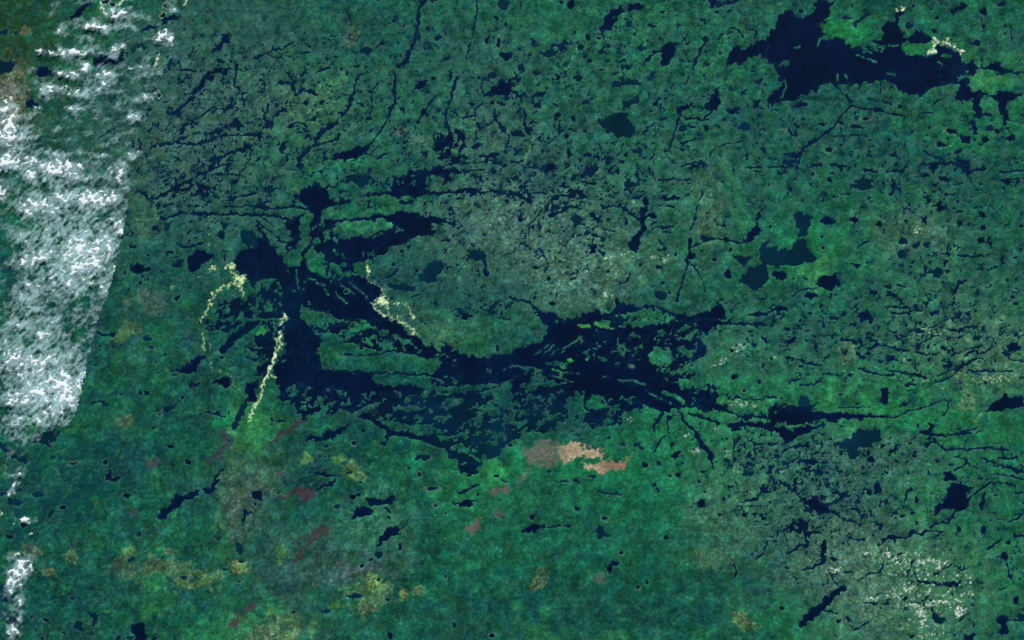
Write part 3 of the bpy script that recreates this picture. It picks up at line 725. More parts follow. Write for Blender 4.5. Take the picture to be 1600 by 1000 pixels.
# ================================================================ numeric helpers
R = np.random.RandomState(7)
def noise(x, y, sc, seed):
    """smooth gradient noise about -1..1 on any coordinates"""
    r = np.random.RandomState(seed); a = r.rand(256, 256).astype(np.float32) * 6.2831853
    gx, gy = np.cos(a), np.sin(a)
    x = x / sc + 1000.5; y = y / sc + 1000.5
    xi = np.floor(x).astype(np.int32); yi = np.floor(y).astype(np.int32)
    fx = (x - xi).astype(np.float32); fy = (y - yi).astype(np.float32)
    u = fx * fx * fx * (fx * (fx * 6 - 15) + 10); v = fy * fy * fy * (fy * (fy * 6 - 15) + 10)
    def g(dx, dy):
        i, j = (yi + dy) & 255, (xi + dx) & 255
        return gx[i, j] * (fx - dx) + gy[i, j] * (fy - dy)
    a0 = g(0, 0); a1 = g(1, 0); b0 = g(0, 1); b1 = g(1, 1)
    t = a0 + (a1 - a0) * u; b = b0 + (b1 - b0) * u
    return (t + (b - t) * v) * 3.7
def fbm(x, y, sc, seed, octs=4, gain=.5):
    s = 0; a = 1; n = 0
    for k in range(octs):
        s = s + a * noise(x, y, sc / 2 ** k, seed + k * 13); n += a * a; a *= gain
    return s / math.sqrt(n)
def rot(x, y, deg, stretch):
    c, s = math.cos(math.radians(deg)), math.sin(math.radians(deg))
    return (x * c + y * s) / stretch, -x * s + y * c
def smooth(a, b, x):
    t = np.clip((x - a) / (b - a), 0, 1); return t * t * (3 - 2 * t)
def lin(c):
    c = np.array(c, dtype=np.float32) / 255
    return np.where(c <= .04045, c / 12.92, ((c + .055) / 1.055) ** 2.4).astype(np.float32)

# ================================================================ the grid: even over the frame, coarser out to the horizon
STEP = 1.45
def axis(n):
    core = np.arange(-24, n + 24 + STEP, STEP); out = []; d = STEP; p = 0
    while p < 9000: d *= 1.16; p += d; out.append(p)
    out = np.array(out)
    return np.concatenate([core[0] - out[::-1], core, core[-1] + out])
GX, GY = axis(1600), axis(1000)
X, Y = np.meshgrid(GX.astype(np.float32), GY.astype(np.float32))
H, W = X.shape
infr = np.minimum(np.minimum(X + 60, 1660 - X), np.minimum(Y + 60, 1060 - Y)) > 0
# shoreline wobble
n1 = fbm(X, Y, 9, 11, 3); n2 = fbm(X, Y, 9, 51, 3)
n4 = fbm(X, Y, 22, 131, 3); n5 = fbm(X, Y, 22, 141, 3)
WX = X + 1.7 * n1 + 2.0 * n4; WY = Y + 1.7 * n2 + 1.6 * n5
n3 = fbm(X, Y, 3.6, 91, 2)

def slc(x0, x1, y0, y1, pad):
    j0, j1 = np.searchsorted(GX, [x0 - pad, x1 + pad]); i0, i1 = np.searchsorted(GY, [y0 - pad, y1 + pad])
    return slice(max(i0, 0), min(i1 + 1, H)), slice(max(j0, 0), min(j1 + 1, W))
def sd_poly(px, py, P):
    d = np.full(px.shape, 1e9, np.float32); ins = np.zeros(px.shape, bool); n = len(P)
    for k in range(n):
        ax, ay = P[k]; bx, by = P[(k + 1) % n]
        ex, ey = bx - ax, by - ay; L = ex * ex + ey * ey + 1e-9
        t = np.clip(((px - ax) * ex + (py - ay) * ey) / L, 0, 1)
        d = np.minimum(d, (px - ax - t * ex) ** 2 + (py - ay - t * ey) ** 2)
        c = (ay > py) != (by > py)
        ins ^= c & (px < ex * (py - ay) / (ey if ey else 1e-9) + ax)
    return np.where(ins, 1, -1) * np.sqrt(d)
def sd_line(px, py, P, w):
    d = np.full(px.shape, 1e9, np.float32)
    for (ax, ay), (bx, by) in zip(P[:-1], P[1:]):
        ex, ey = bx - ax, by - ay; L = ex * ex + ey * ey + 1e-9
        t = np.clip(((px - ax) * ex + (py - ay) * ey) / L, 0, 1)
        d = np.minimum(d, (px - ax - t * ex) ** 2 + (py - ay - t * ey) ** 2)
    return w / 2 - np.sqrt(d)
def tile_org(t): return ('ABCD'.index(t[0]) * 400, int(t[1]) * 250)
def pts(tok, t):
    ox, oy = tile_org(t); r = []
    for a in tok:
        if ',' in a and '.' not in a:
            x, y = a.split(','); r.append((ox + float(x) / 4, oy + float(y) / 4))
    return r

n4 = fbm(X, Y, 22, 131, 3); n5 = fbm(X, Y, 22, 141, 3)
# ================================================================ 1. scattered small lakes that no one could trace, by district
wat = np.full((H, W), -20.0, np.float32)        # >0 is water, in pixels from the shore
teal = np.zeros((H, W), np.float32); ring = np.zeros((H, W), np.float32); inky = np.zeros((H, W), np.float32)
def gauss(x, y, rx, ry, ang=0, XX=None, YY=None):
    XX = X if XX is None else XX; YY = Y if YY is None else YY
    c, s = math.cos(math.radians(ang)), math.sin(math.radians(ang))
    u = ((XX - x) * c + (YY - y) * s) / rx; v = (-(XX - x) * s + (YY - y) * c) / ry
    return np.exp(-.5 * (u * u + v * v))
# district: x,y,rx,ry,angle of the lakes, stretch, scale, strength
DIST = [(300,300,90,30,-28,2.6,4.2,.55),(1200,720,60,50,-50,2,4.2,.6),(1290,790,60,40,40,2,4.2,.55),(1300,700,80,20,-50,2,4,.5),(700,440,60,50,-55,2,4,.4),(1150,500,60,40,-30,2,4.2,.42),(720,360,60,60,-60,2,4,.42),(1080,680,60,40,-50,2,4,.34),(380,200,130,100,-27,3.0,4.2,.62),(560,270,140,60,-22,3.2,4.0,.55),(250,230,80,70,-27,2.6,4.0,.6),(300,110,60,60,-27,2.,4,.45),
 (780,200,90,80,-50,2.2,4.8,.58),(850,280,100,50,5,2.4,4.7,.54),(990,290,100,50,-10,2.2,4.6,.54),(850,370,110,80,-55,1.8,3.6,.46),
 (960,70,160,70,-10,1.5,4.6,.50),(1100,180,130,90,-15,1.7,4.6,.44),(1230,230,90,60,0,2.6,4.2,.36),(1400,240,140,70,5,2.4,4.4,.42),
 (1500,330,110,100,-15,1.6,4.4,.48),(1500,480,110,70,-20,1.8,4.0,.46),(1330,500,110,50,0,2.4,4.3,.48),(1450,560,130,50,-20,3.0,4.0,.45),
 (1240,560,90,40,10,2.6,4.2,.3),(1170,790,60,40,-50,1.5,4,.36),(1260,740,110,50,-55,1.8,4.0,.55),(1240,840,60,50,-60,1.6,4,.5),(1400,780,90,50,-80,1.6,4,.4),
 (1540,730,80,40,20,3.2,4,.42),(1560,820,60,70,-60,1.8,4,.36),(1430,900,90,70,-40,1.8,4,.34),(1560,930,60,60,-50,1.8,4.5,.28),(540,110,160,90,-35,1.6,4.2,.44),
 (240,430,80,80,-20,1.8,3.6,.3),(330,340,80,60,-20,2,4,.34),(580,60,160,60,-30,1.3,3.4,.26),(1520,60,100,60,0,1.2,3.4,.28)]
acc = {}
for (x, y, rx, ry, ang, st, sc, amt) in DIST:
    key = (ang, st, sc)
    g = gauss(x, y, rx, ry) * amt * 1.08
    acc[key] = np.maximum(acc[key], g) if key in acc else g
for k, ((ang, st, sc), g) in enumerate(acc.items()):
    u, v = rot(X + 5 * n1, Y + 5 * n2, ang, st)
    f = .97 * noise(u, v, sc * 1.75, 300 + k * 29) + .28 * noise(u, v, sc * .8, 301 + k * 29)
    f = (f - (1.95 - 1.4 * g)) * 2.6
    f = np.where(g > .06, f, -20)
    wat = np.maximum(wat, f)
    u, v = rot(X + 3 * n1 + 5 * n4, Y + 3 * n2 + 5 * n5, ang, max(st * .9, 1.4))
    rd = np.abs(noise(u, v, sc * 2.8, 1300 + k * 17)) 
    ptc = noise(u, v, sc * 3.1, 1500 + k * 19)
    f = (np.minimum(.11 + .15 * g, (ptc + 1.7 * g - .85) * .4) - rd) * 6
    wat = np.maximum(wat, np.where(g > .08, f, -20))
fringe = smooth(-2.4, .2, wat)
# a thin scatter everywhere, on beyond the frame as well
f = (fbm(X, Y, 8.5, 777, 2) - 2.1 - .35 * smooth(700, 780, Y) - .1 * noise(X, Y, 160, 5)) * 3
wat = np.maximum(wat, f)
far = 1 - infr.astype(np.float32)
u, v = rot(X, Y, -15, 2.2)
wat = np.where(infr, wat, np.maximum(wat, (fbm(u, v, 60, 55, 4) - 1.5) * 12))

# ================================================================ 2. the traced lakes, rivers, shoals, islands and cloud shadows painted as water
def draw(tile, items):
    global wat
    later = []
    for ln in items.strip().split('\n'):
        k, *tok = ln.split()
        if k == 'E':
            for t in ' '.join(tok).split():
                a = t.split(',')
                if '..' in t or len(a) < 5: continue
                flag = a[5] if len(a) > 5 else ''
                ox, oy = tile_org(tile)
                cx, cy, rx, ry, an = ox + float(a[0]) / 4, oy + float(a[1]) / 4, max(float(a[2]) / 4, 1.25), max(float(a[3]) / 4, 1.15), float(a[4])
                m = max(rx, ry); s = slc(cx - m, cx + m, cy - m, cy + m, 10)
                px, py = X[s] + .8 * n1[s] * min(m / 4, 1.8), Y[s] + .8 * n2[s] * min(m / 4, 1.8)
                c, sn = math.cos(math.radians(an)), math.sin(math.radians(an))
                uu = ((px - cx) * c + (py - cy) * sn) / rx; vv = (-(px - cx) * sn + (py - cy) * c) / ry
                q = np.sqrt(uu * uu + vv * vv) + 1e-6
                sd = (1 - q) * min(rx, ry) + .25 * n3[s] + .15
                wat[s] = np.maximum(wat[s], sd)
                if flag == 't': teal[s] = np.maximum(teal[s], smooth(-3, -1, sd))
                else: inky[s] = np.maximum(inky[s], smooth(-2, 0, sd) * smooth(9, 5, np.float32(m)))
                if flag == 'r': ring[s] = np.maximum(ring[s], smooth(-2.0, -1.0, sd) * smooth(.4, -.4, sd) * (.25 + .75 * (ox == 0 and oy == 0)))
            continue
        fl = tok[-1] if tok[-1] in ('t',) else ''
        P = pts(tok, tile)
        xs = [p[0] for p in P]; ys = [p[1] for p in P]
        s = slc(min(xs), max(xs), min(ys), max(ys), 16)
        if k == 'P' or k == 'L':
            if k == 'P': sd = sd_poly(WX[s], WY[s], P) + .8 * n3[s]
            else:
                wd = float([t for t in tok if t[0] == 'w'][0][1:]) / 4
                a = min(wd / 4, 1.0)
                sd = sd_line(X[s] + 1.5 * a * n1[s], Y[s] + 1.5 * a * n2[s], P, max(wd * 1.02, 1.9)) + .3 * n3[s] * min(1, wd / 3) + .5 * np.minimum(1, wd / 5) * n2[s]
            wat[s] = np.maximum(wat[s], sd)
            if fl == 't': teal[s] = np.maximum(teal[s], smooth(-4, -1, sd))
            else: teal[s] *= 1 - smooth(-1, 1, sd)
        elif k == 'A':
            fr, an = [float(q) for q in tok[-1][1:].split(',')]
            sd = sd_poly(X[s] + 3 * n1[s], Y[s] + 3 * n2[s], P)
            lk = tile in ('B2', 'C2') and abs(an) < 35
            u, v = rot(X[s] + 3 * n1[s] + 2 * n4[s], Y[s] + 3 * n2[s] + 2 * n5[s], an, 3.3 if lk else 2.1)
            f = fbm(u, v, 8.5 if lk else 7.5, 900 + int(fr * 100) + int(abs(an)), 4, .62)
            f = (f + (fr - .5) * 3.0) * 3.2
            m = smooth(-2, 5, sd)
            new = wat[s] * (1 - m) + f * m
            wat[s] = np.maximum(wat[s], new) if fr < .32 else np.minimum(wat[s], new) if fr > .8 else new
        else:
            later.append((k, tok, P, s))
    return later
LATE = []
for t in ('A0','B0','C0','D0','A1','B1','C1','D1','A2','B2','C2','D2','A3','B3','C3','D3'):
    LATE += draw(t, MAP[t])
landtone = np.zeros((H, W), np.float32)
for (k, tok, P, s) in LATE:
    if k == 'I': sd = sd_poly(X[s] + 2.2 * n1[s] + n4[s], Y[s] + 2.2 * n2[s] + n5[s], P) + .7 * n3[s]
    else:
        wd = float([t for t in tok if t[0] == 'w'][0][1:]) / 4
        sd = sd_line(X[s] + .8 * n1[s], Y[s] + .8 * n2[s], P, max(wd, 1.9)) + .35 * n3[s]
    wat[s] = np.minimum(wat[s], -sd)
for (nm, tile, shapes, br, tone) in SAND:                  # dry land under the sandy strips
    if nm not in ('peninsula', 'spit', 'bay', 'delta', 'west'): continue
    for sh in shapes.split(';'):
        k, *tok = sh.split()
        if k != 'L': continue
        P = pts(tok, tile); wd = float(tok[-1][1:]) / 4
        s = slc(min(p[0] for p in P), max(p[0] for p in P), min(p[1] for p in P), max(p[1] for p in P), 10)
        wat[s] = np.minimum(wat[s], -sd_line(X[s] + 1.6 * n1[s], Y[s] + 1.6 * n2[s], P, max(wd * .8, 2.0)))
# channels that cut through the islands again
for t, l, wd in (('D0','840,270 845,350',16),('B1','240,470 260,560',14),('B2','480,280 490,310',9),('C1','880,985 960,1000',10),('C2','840,420 1000,540',9)):
    P = pts(l.split(), t); s = slc(min(p[0] for p in P), max(p[0] for p in P), min(p[1] for p in P), max(p[1] for p in P), 12)
    wat[s] = np.maximum(wat[s], sd_line(WX[s], WY[s], P, wd / 4))
teal = np.maximum(teal, .95 * gauss(760, 690, 60, 40)); teal = np.maximum(teal, .8 * gauss(860, 655, 50, 18)); teal = np.maximum(teal, .7 * gauss(700, 640, 60, 18))
teal = np.maximum(teal, .6 * gauss(840, 655, 40, 14)); teal = np.maximum(teal, .35 * gauss(400, 470, 50, 40))

# ================================================================ connected pieces of a yes/no grid
def label(mask, diag):
    par = [0]; lab = np.zeros(mask.shape, np.int32); prev = []
    def find(a):
        while par[a] != a: par[a] = par[par[a]]; a = par[a]
        return a
    e = 1 if diag else 0
    for i in range(mask.shape[0]):
        r = np.flatnonzero(np.diff(np.concatenate(([0], mask[i].view(np.int8), [0])))); cur = []; q = 0
        for a, b in zip(r[::2].tolist(), r[1::2].tolist()):
            l = 0
            while q < len(prev) and prev[q][1] + e <= a: q += 1
            p = q
            while p < len(prev) and prev[p][0] < b + e:
                f_ = find(prev[p][2])
                if l == 0: l = f_
                elif f_ != l: par[max(f_, l)] = min(f_, l); l = min(f_, l)
                p += 1
            if l == 0: l = len(par); par.append(l)
            cur.append((a, b, l)); lab[i, a:b] = l
        prev = cur
    roots = np.array([find(k) for k in range(len(par))]); _, inv = np.unique(roots, return_inverse=True)
    return inv[lab].reshape(mask.shape)

w_l = label(wat > 0, True); c_ = np.bincount(w_l.ravel()); wat = np.where((wat > 0) & (c_[w_l] < 5) & infr, -.4, wat)
w_l = label(wat <= 0, False); c_ = np.bincount(w_l.ravel()); wat = np.where((wat <= 0) & (c_[w_l] < 5), .4, wat)
lake_id = label(wat > 0, True)
land_id = label(wat <= 0, False)
cx_, cy_ = (X[:-1, :-1] + X[1:, 1:]) / 2, (Y[:-1, :-1] + Y[1:, 1:]) / 2
area = np.zeros(X.shape, np.float32); area[:-1, :-1] = (X[:-1, 1:] - X[:-1, :-1]) * (Y[1:, :-1] - Y[:-1, :-1])
inside = (X >= 0) & (X <= 1600) & (Y >= 0) & (Y <= 1000)

# ================================================================ colours of the ground
L3 = lambda c: lin(c)[None, None, :]
def mixc(A, B, t): return A + (B - A) * t[..., None]
big = fbm(X, Y, 120, 401, 4); mid_ = fbm(X, Y, 26, 431, 4)
fin_ = fbm(X, Y, 7, 445, 3)
col = mixc(L3((10, 66, 68)) + np.zeros((H, W, 3), np.float32), L3((20, 98, 70)), np.clip(.42 + .22 * big + .20 * mid_ + .12 * fin_, 0, 1))
col = mixc(col, L3((46, 112, 72)), smooth(.1, 1.7, .45 * fbm(X, Y, 40, 455, 3) + .75 * fbm(*rot(X + 3 * n4, Y + 3 * n5, -18, 1.8), 8, 458, 4, .6)) * .75)
col = mixc(col, L3((8, 56, 66)), smooth(.2, 1.9, .4 * fbm(X, Y, 40, 465, 3) + .75 * fbm(*rot(X + 3 * n4, Y + 3 * n5, -18, 1.8), 7, 468, 4, .6)) * .6)
col = mixc(col, L3((44, 86, 84)), np.clip(.05 + .20 * fbm(X, Y, 70, 461, 3) + .1 * fin_, 0, .45))
pt = R.randn(H, W).astype(np.float32); zn = fbm(X, Y, 14, 471, 4); zw = fbm(X, Y, 30, 481, 3); zw2 = fbm(X, Y, 30, 491, 3)
for (x, y, rx, ry, an, c, amt) in ZONES:
    m = max(rx, ry); s = slc(x - 2.6 * m, x + 2.6 * m, y - 2.6 * m, y + 2.6 * m, 4)
    wv = min(m * .30, 9)
    g = gauss(x, y, rx, ry, an, X[s] + wv * zw[s], Y[s] + wv * zw2[s])
    if m < 28:
        g = smooth(.34, .62, g + .15 * zn[s])
        if c[0] > c[1] * .78 and c[0] > 76 and not (x < 60 and y < 240): c = tuple(int(.66 * p_ + .34 * q_) for p_, q_ in zip(c, (38, 92, 70)))
    else: g = np.clip(g * (1 + .45 * zn[s]), 0, 1)
    col[s] = mixc(col[s], L3(c), np.clip(g * amt, 0, 1))
# rock and bog grain: veins, pale crumbs, dark hollows
s1 = noise(X, Y, 2.9, 501); s2 = fbm(X, Y, 5.5, 511, 2); s3 = fbm(X, Y, 18, 521, 3)
vein = 1 - np.abs(noise(X + 4 * n1, Y + 4 * n2, 7, 531)) * 2.4
u, v = rot(X, Y, -22, 2.6); grain = noise(u, v, 3.4, 541)
rocky = np.clip(col[..., 0] * 12 - .3, 0, 1)
stk = 0
for (an, cx0, cy0, rx0, ry0, sd_) in ((-27, 350, 220, 230, 170, 1701), (-8, 1350, 560, 330, 170, 1702), (8, 760, 480, 330, 160, 1703), (-55, 860, 380, 160, 120, 1704), (-50, 1280, 830, 260, 130, 1705), (-35, 400, 850, 420, 170, 1706), (-10, 1150, 130, 480, 150, 1707)):
    u, v = rot(X + 3 * n1, Y + 3 * n2, an, 3.6)
    stk = stk + 1.0 * gauss(cx0, cy0, rx0, ry0) * (noise(u, v, 2.6, sd_) * .6 + noise(u, v, 6, sd_ + 50) * .6)
lum = np.exp((1.15 + .45 * rocky) * np.clip(.24 * stk + .09 * s1 + .12 * s2 + .06 * s1 * rocky + .19 * s3 + .13 * fbm(X, Y, 45, 526, 3) + (.11 + .09 * rocky) * pt + .12 * grain * rocky - .06, -1.2, 1.1))
col = col * lum[..., None]
crumb = smooth(.75, 1.9, .7 * s1 + .75 * s2 + .45 * pt) * (.04 + .62 * rocky)
col = mixc(col, L3((146, 188, 168)), np.clip(crumb, 0, .7))
col = mixc(col, L3((92, 140, 118)), np.clip(vein - .55, 0, 1) * .35 * (.3 + rocky))
cv = fbm(X, Y, 9, 551, 3)
col[..., 0] *= np.exp(.12 * cv); col[..., 2] *= np.exp(-.06 * cv + .08 * fbm(X, Y, 35, 556, 3))
# dark boggy ground against the navy lakes' south shore and dark peat hollows
for (x, y, rx, ry, amt) in ((700,625,140,45,.45),(860,640,60,30,.5),(680,440,90,40,.35),(340,470,70,60,.35),(240,660,80,30,.25),(150,740,60,40,.4),(60,780,60,40,.6),(30,950,50,60,.4),(900,650,60,20,.4),(760,460,120,30,.35),(430,810,50,40,.2)):
    col = mixc(col, L3((8, 56, 72)), gauss(x, y, rx, ry) * amt * np.clip(.7 + .5 * zn, 0, 1.4))

yf = fbm(*rot(X + 2 * n1, Y + 2 * n2, -25, 1.6), 6, 577, 3, .6)
col = mixc(col, L3((104, 136, 84)), smooth(.5, 2.0, yf) * (.10 + .50 * rocky))
col = mixc(col, L3((120, 142, 128)), smooth(.9, 2.2, -yf + .2 * s1) * .5 * rocky)
col = mixc(col, L3((7, 44, 70)), fringe * .40)
dk = fbm(X, Y, 6.5, 561, 4, .7)
col = mixc(col, L3((6, 46, 62)), smooth(.6, 1.9, dk + .1 * pt) * (.32 + .4 * rocky))
col = mixc(col, L3((66, 128, 96)), smooth(.8, 2.4, -dk + .1 * pt) * (.22 + .3 * rocky))
col = mixc(col, L3((8, 56, 74)), smooth(.6, 2.2, fbm(X, Y, 28, 571, 4)) * .5)
# bare pale ground
sand_id = np.zeros((H, W), np.int32); sand_names = []
hole = fbm(X, Y, 4.2, 601, 3, .7)
for (nm, tile, shapes, br, tone) in SAND:
    if nm not in sand_names: sand_names.append(nm)
    ox, oy = tile_org(tile)
    for sh in shapes.split(';'):
        k, *tok = sh.split()
        if k == 'L':
            P = pts(tok, tile); wd = float(tok[-1][1:]) / 4
            s = slc(min(p[0] for p in P), max(p[0] for p in P), min(p[1] for p in P), max(p[1] for p in P), 10)
            sd = sd_line(X[s] + 1.6 * n1[s], Y[s] + 1.6 * n2[s], P, max(wd * .62, 1.2))
            if nm in ('west', 'bay', 'delta', 'peninsula', 'shoreline') and wd > 2:
                for (ax, ay), (bx, by) in zip(P[:-1], P[1:]):
                    for q in range(int(math.hypot(bx - ax, by - ay) / 4.5) + 1):
                        t_ = R.rand(); ln_ = 2.5 + 5 * R.rand() ** 2; a_ = R.rand() * 6.283
                        x0_, y0_ = ax + (bx - ax) * t_, ay + (by - ay) * t_
                        tw = [(x0_, y0_), (x0_ + ln_ * .5 * math.cos(a_), y0_ + ln_ * .5 * math.sin(a_)), (x0_ + ln_ * math.cos(a_ + .5), y0_ + ln_ * math.sin(a_ + .5))]
                        sd = np.maximum(sd, sd_line(X[s] + .8 * n1[s], Y[s] + .8 * n2[s], tw, 1.5))
        else:
            a = [float(q) for q in tok[0].split(',')]
            cx, cy, rx, ry, an = ox + a[0] / 4, oy + a[1] / 4, a[2] / 4, a[3] / 4, a[4]
            if nm[:7] == 'outcrop': rx *= 1.2; ry *= 1.2
            m = max(rx, ry); s = slc(cx - m, cx + m, cy - m, cy + m, 10)
            c, sn = math.cos(math.radians(an)), math.sin(math.radians(an))
            px, py = X[s] + 2 * n1[s], Y[s] + 2 * n2[s]
            q = np.sqrt((((px - cx) * c + (py - cy) * sn) / rx) ** 2 + ((-(px - cx) * sn + (py - cy) * c) / ry) ** 2)
            sd = (1 - q) * min(rx, ry)
        cover = smooth(-.7, .9, sd * .9 + .8 * hole[s] - .35 - (br - .25) * 3) if br < .5 else smooth(*((.25, 1.5) if nm in ('outcrop', 'outcrop_w') else (2.0, 3.3) if nm == 'outcrop_f' else (1.15, 2.2)), .9 * s1[s] + (.25 if nm[:7] == 'outcrop' else .6) * pt[s] + .7 * s2[s] + .25 * sd.clip(-4, 4)) * smooth(-3, 2, sd)
        halo = smooth(-3.5, 1, sd) * .35 * (wat[s] < 0)
        col[s] = mixc(col[s], L3((60, 118, 80)), halo * np.clip(.7 + .4 * zn[s], 0, 1))
        t3 = lin((200, 212, 176))[None, None] * np.array(tone, np.float32) * np.exp(.45 * s1[s] + .2 * pt[s])[..., None] * np.array([1.5, 1.6, 1.62], np.float32)
        cover = cover * (.65 if nm == 'outcrop_f' else .3 if nm == 'west' and tile == 'A2' else .55 if nm in ('faint', 'road_n', 'strip') or (nm == 'west' and tile == 'A2') else .5 if nm in ('bright_e', 'specks', 'specks_e', 'cloudring') else 1)
        col[s] = mixc(col[s], np.clip(t3, 0, .92), cover * smooth(1.5, -.5, wat[s]))
        mk = (cover > (.4 if br < .5 else .22)) & (wat[s] < 1.2)
        sub = sand_id[s]; sub[mk] = sand_names.index(nm) + 1
        if br < .6: 
            pass
# burn scars
scar_id = np.zeros((H, W), np.int32)
for k, (nm, tile, poly, rgb) in enumerate(SCAR):
    P = pts(poly.split(), tile); s = slc(min(p[0] for p in P), max(p[0] for p in P), min(p[1] for p in P), max(p[1] for p in P), 12)
    sd = sd_poly(X[s] + 2.4 * n1[s] + 1.5 * n4[s], Y[s] + 2.4 * n2[s] + 1.5 * n5[s], P) + .9 * n3[s]
    cover = smooth(-.8, 1.4, sd + .6 * s1[s]) * (.92 - .22 * smooth(.6, 1.8, dk[s]))
    if nm not in ('tan', 'mauve'): cover = cover * (.86 + .10 * s3[s].clip(-2, 1))
    if nm == 'mauve': cover = cover * (.10 + .90 * smooth(-1, 10, sd + 3 * zn[s])) * .9
    c = (np.array([1.2, 1.3, 1.3], np.float32) if nm in ('tan', 'mauve') else np.array([.95, 1.0, .95], np.float32)) * lin(rgb)[None, None] * np.exp(.10 * s1[s] + .13 * s2[s] + .10 * pt[s] + .08 * s3[s])[..., None]
    if nm == 'tan':
        c = mixc(c, L3((118, 104, 98)), smooth(895, 862, X[s] + 6 * zn[s]) * .8)
        c = mixc(c, L3((146, 106, 92)), smooth(930, 950, X[s]) * .85)
    col[s] = mixc(col[s], c, cover)
    sub = scar_id[s]; sub[(sd > .2) & (wat[s] < 0)] = k + 1
# bleached rings round some ponds, and a faint pale wash line on open shores
col = mixc(col, L3((168, 178, 150)), ring * (.6 + .4 * n3).clip(0, 1))
shore = smooth(-2.6, -.8, wat) * (wat < .4)
col = mixc(col, L3((70, 112, 104)), shore * np.clip(.22 + .3 * zn, 0, .5))
col *= np.array([.76, .88, .80], np.float32); np.clip(col, .0006, .9, out=col)

# ================================================================ height of the ground in km
relief = .07 * fbm(X, Y, 40, 701, 4) + .028 * fbm(X, Y, 11, 711, 3) + .007 * s1 + .010 * s2
hgt = np.where(wat > 0, -.012 - .03 * np.clip(wat, 0, 4), .012 + .02 * np.clip(-wat, 0, 4) + (relief + .05).clip(-.0, 1) * smooth(0, 6, -wat) * .9 + .03 * smooth(0, 3, -wat))
hgt = np.where(np.abs(wat) < .6, -.022 * wat, hgt).astype(np.float32)
WXk = ((X - 800) * KM).astype(np.float32); WYk = ((500 - Y) * KM).astype(np.float32)

# ================================================================ materials
def attr_mat(name, rough, spec, bump_scale, bump, fine, var=.25):
    m = bpy.data.materials.new(name); m.use_nodes = True; n = m.node_tree.nodes; l = m.node_tree.links
    b = n['Principled BSDF']; b.inputs['Roughness'].default_value = rough
    b.inputs['Specular IOR Level'].default_value = spec
    a = n.new('ShaderNodeAttribute'); a.attribute_name = 'tone'
    tc = n.new('ShaderNodeTexCoord'); nz = n.new('ShaderNodeTexNoise')
    nz.inputs['Scale'].default_value = fine; nz.inputs['Detail'].default_value = 4
    l.new(tc.outputs['Object'], nz.inputs['Vector'])
    mr = n.new('ShaderNodeMapRange'); mr.inputs[1].default_value = .25; mr.inputs[2].default_value = .75
    mr.inputs[3].default_value = 1 - var; mr.inputs[4].default_value = 1 + var
    l.new(nz.outputs[0], mr.inputs[0])
    vm = n.new('ShaderNodeVectorMath'); vm.operation = 'SCALE'
    l.new(a.outputs['Color'], vm.inputs[0]); l.new(mr.outputs[0], vm.inputs['Scale'])
    l.new(vm.outputs[0], b.inputs['Base Color'])
    nb = n.new('ShaderNodeTexNoise'); nb.inputs['Scale'].default_value = bump_scale; nb.inputs['Detail'].default_value = 5
    l.new(tc.outputs['Object'], nb.inputs['Vector'])
    bp = n.new('ShaderNodeBump'); bp.inputs['Strength'].default_value = 1; bp.inputs['Distance'].default_value = bump
    l.new(nb.outputs[0], bp.inputs['Height']); l.new(bp.outputs[0], b.inputs['Normal'])
    return m
M_land = attr_mat('boreal_ground', .95, .05, 3.2, .03, 3.4, .22)
M_scar = attr_mat('burnt_ground', .95, .05, 3.0, .02, 3.0, .14)
M_sand = attr_mat('bare_pale_ground', .9, .1, 3.0, .02, 3.5, .15)
M_water = attr_mat('lake_water', .12, .35, 1.2, .0015, .25, .08)

def mesh_from_cells(name, cells, mat, z, colr, kind='structure', smooth_=True, cellz=None):
    """cells: flat indices (row*(W-1)+col) of grid squares"""
    i, j = cells // (W - 1), cells % (W - 1)
    a = i * W + j
    q = np.stack([a + W, a + W + 1, a + 1, a], 1).ravel()
    uq, inv = np.unique(q, return_inverse=True)
    me = bpy.data.meshes.new(name); nv, nf = len(uq), len(cells)
    me.vertices.add(nv)
    co = np.stack([WXk.ravel()[uq], WYk.ravel()[uq], z.ravel()[uq] if z is not None else np.zeros(nv, np.float32)], 1).astype(np.float32)
    me.vertices.foreach_set('co', co.ravel())
    me.loops.add(nf * 4); me.loops.foreach_set('vertex_index', inv.astype(np.int32).ravel())
    me.polygons.add(nf); me.polygons.foreach_set('loop_start', np.arange(nf, dtype=np.int32) * 4)
    if smooth_: me.polygons.foreach_set('use_smooth', np.ones(nf, bool))
    ca = me.color_attributes.new('tone', 'FLOAT_COLOR', 'POINT')
    c4 = np.ones((nv, 4), np.float32); c4[:, :3] = colr.reshape(-1, 3)[uq]
    ca.data.foreach_set('color', c4.ravel())
    me.update(calc_edges=True); me.materials.append(mat)
    o = bpy.data.objects.new(name, me); scene.collection.objects.link(o)
    if kind: o['kind'] = kind
    return o

# ================================================================ split the ground: mainland, islands, burn scars, bare ground
wet = wat > 0
c4 = lambda A: (A[:-1, :-1], A[:-1, 1:], A[1:, :-1], A[1:, 1:])
def cellmax(A): a = c4(A); return np.maximum(np.maximum(a[0], a[1]), np.maximum(a[2], a[3]))
def cellmin(A): a = c4(A); return np.minimum(np.minimum(a[0], a[1]), np.minimum(a[2], a[3]))
deep = cellmin(wat) > 3.0                                  # bed under opaque water: nothing to see
bigl = np.bincount(land_id.ravel()); bigl[0] = 0
mainland = int(np.argmax(bigl))
isl = np.where(wet, 0, land_id); isl[isl == mainland] = 0
icell = cellmax(isl)
lcell = cellmax(np.where(wet, lake_id, 0))
scell = cellmax(scar_id); dcell = cellmax(sand_id)
allc = np.arange((H - 1) * (W - 1)).reshape(H - 1, W - 1)
PX, PY = cx_, cy_
used = deep.copy()

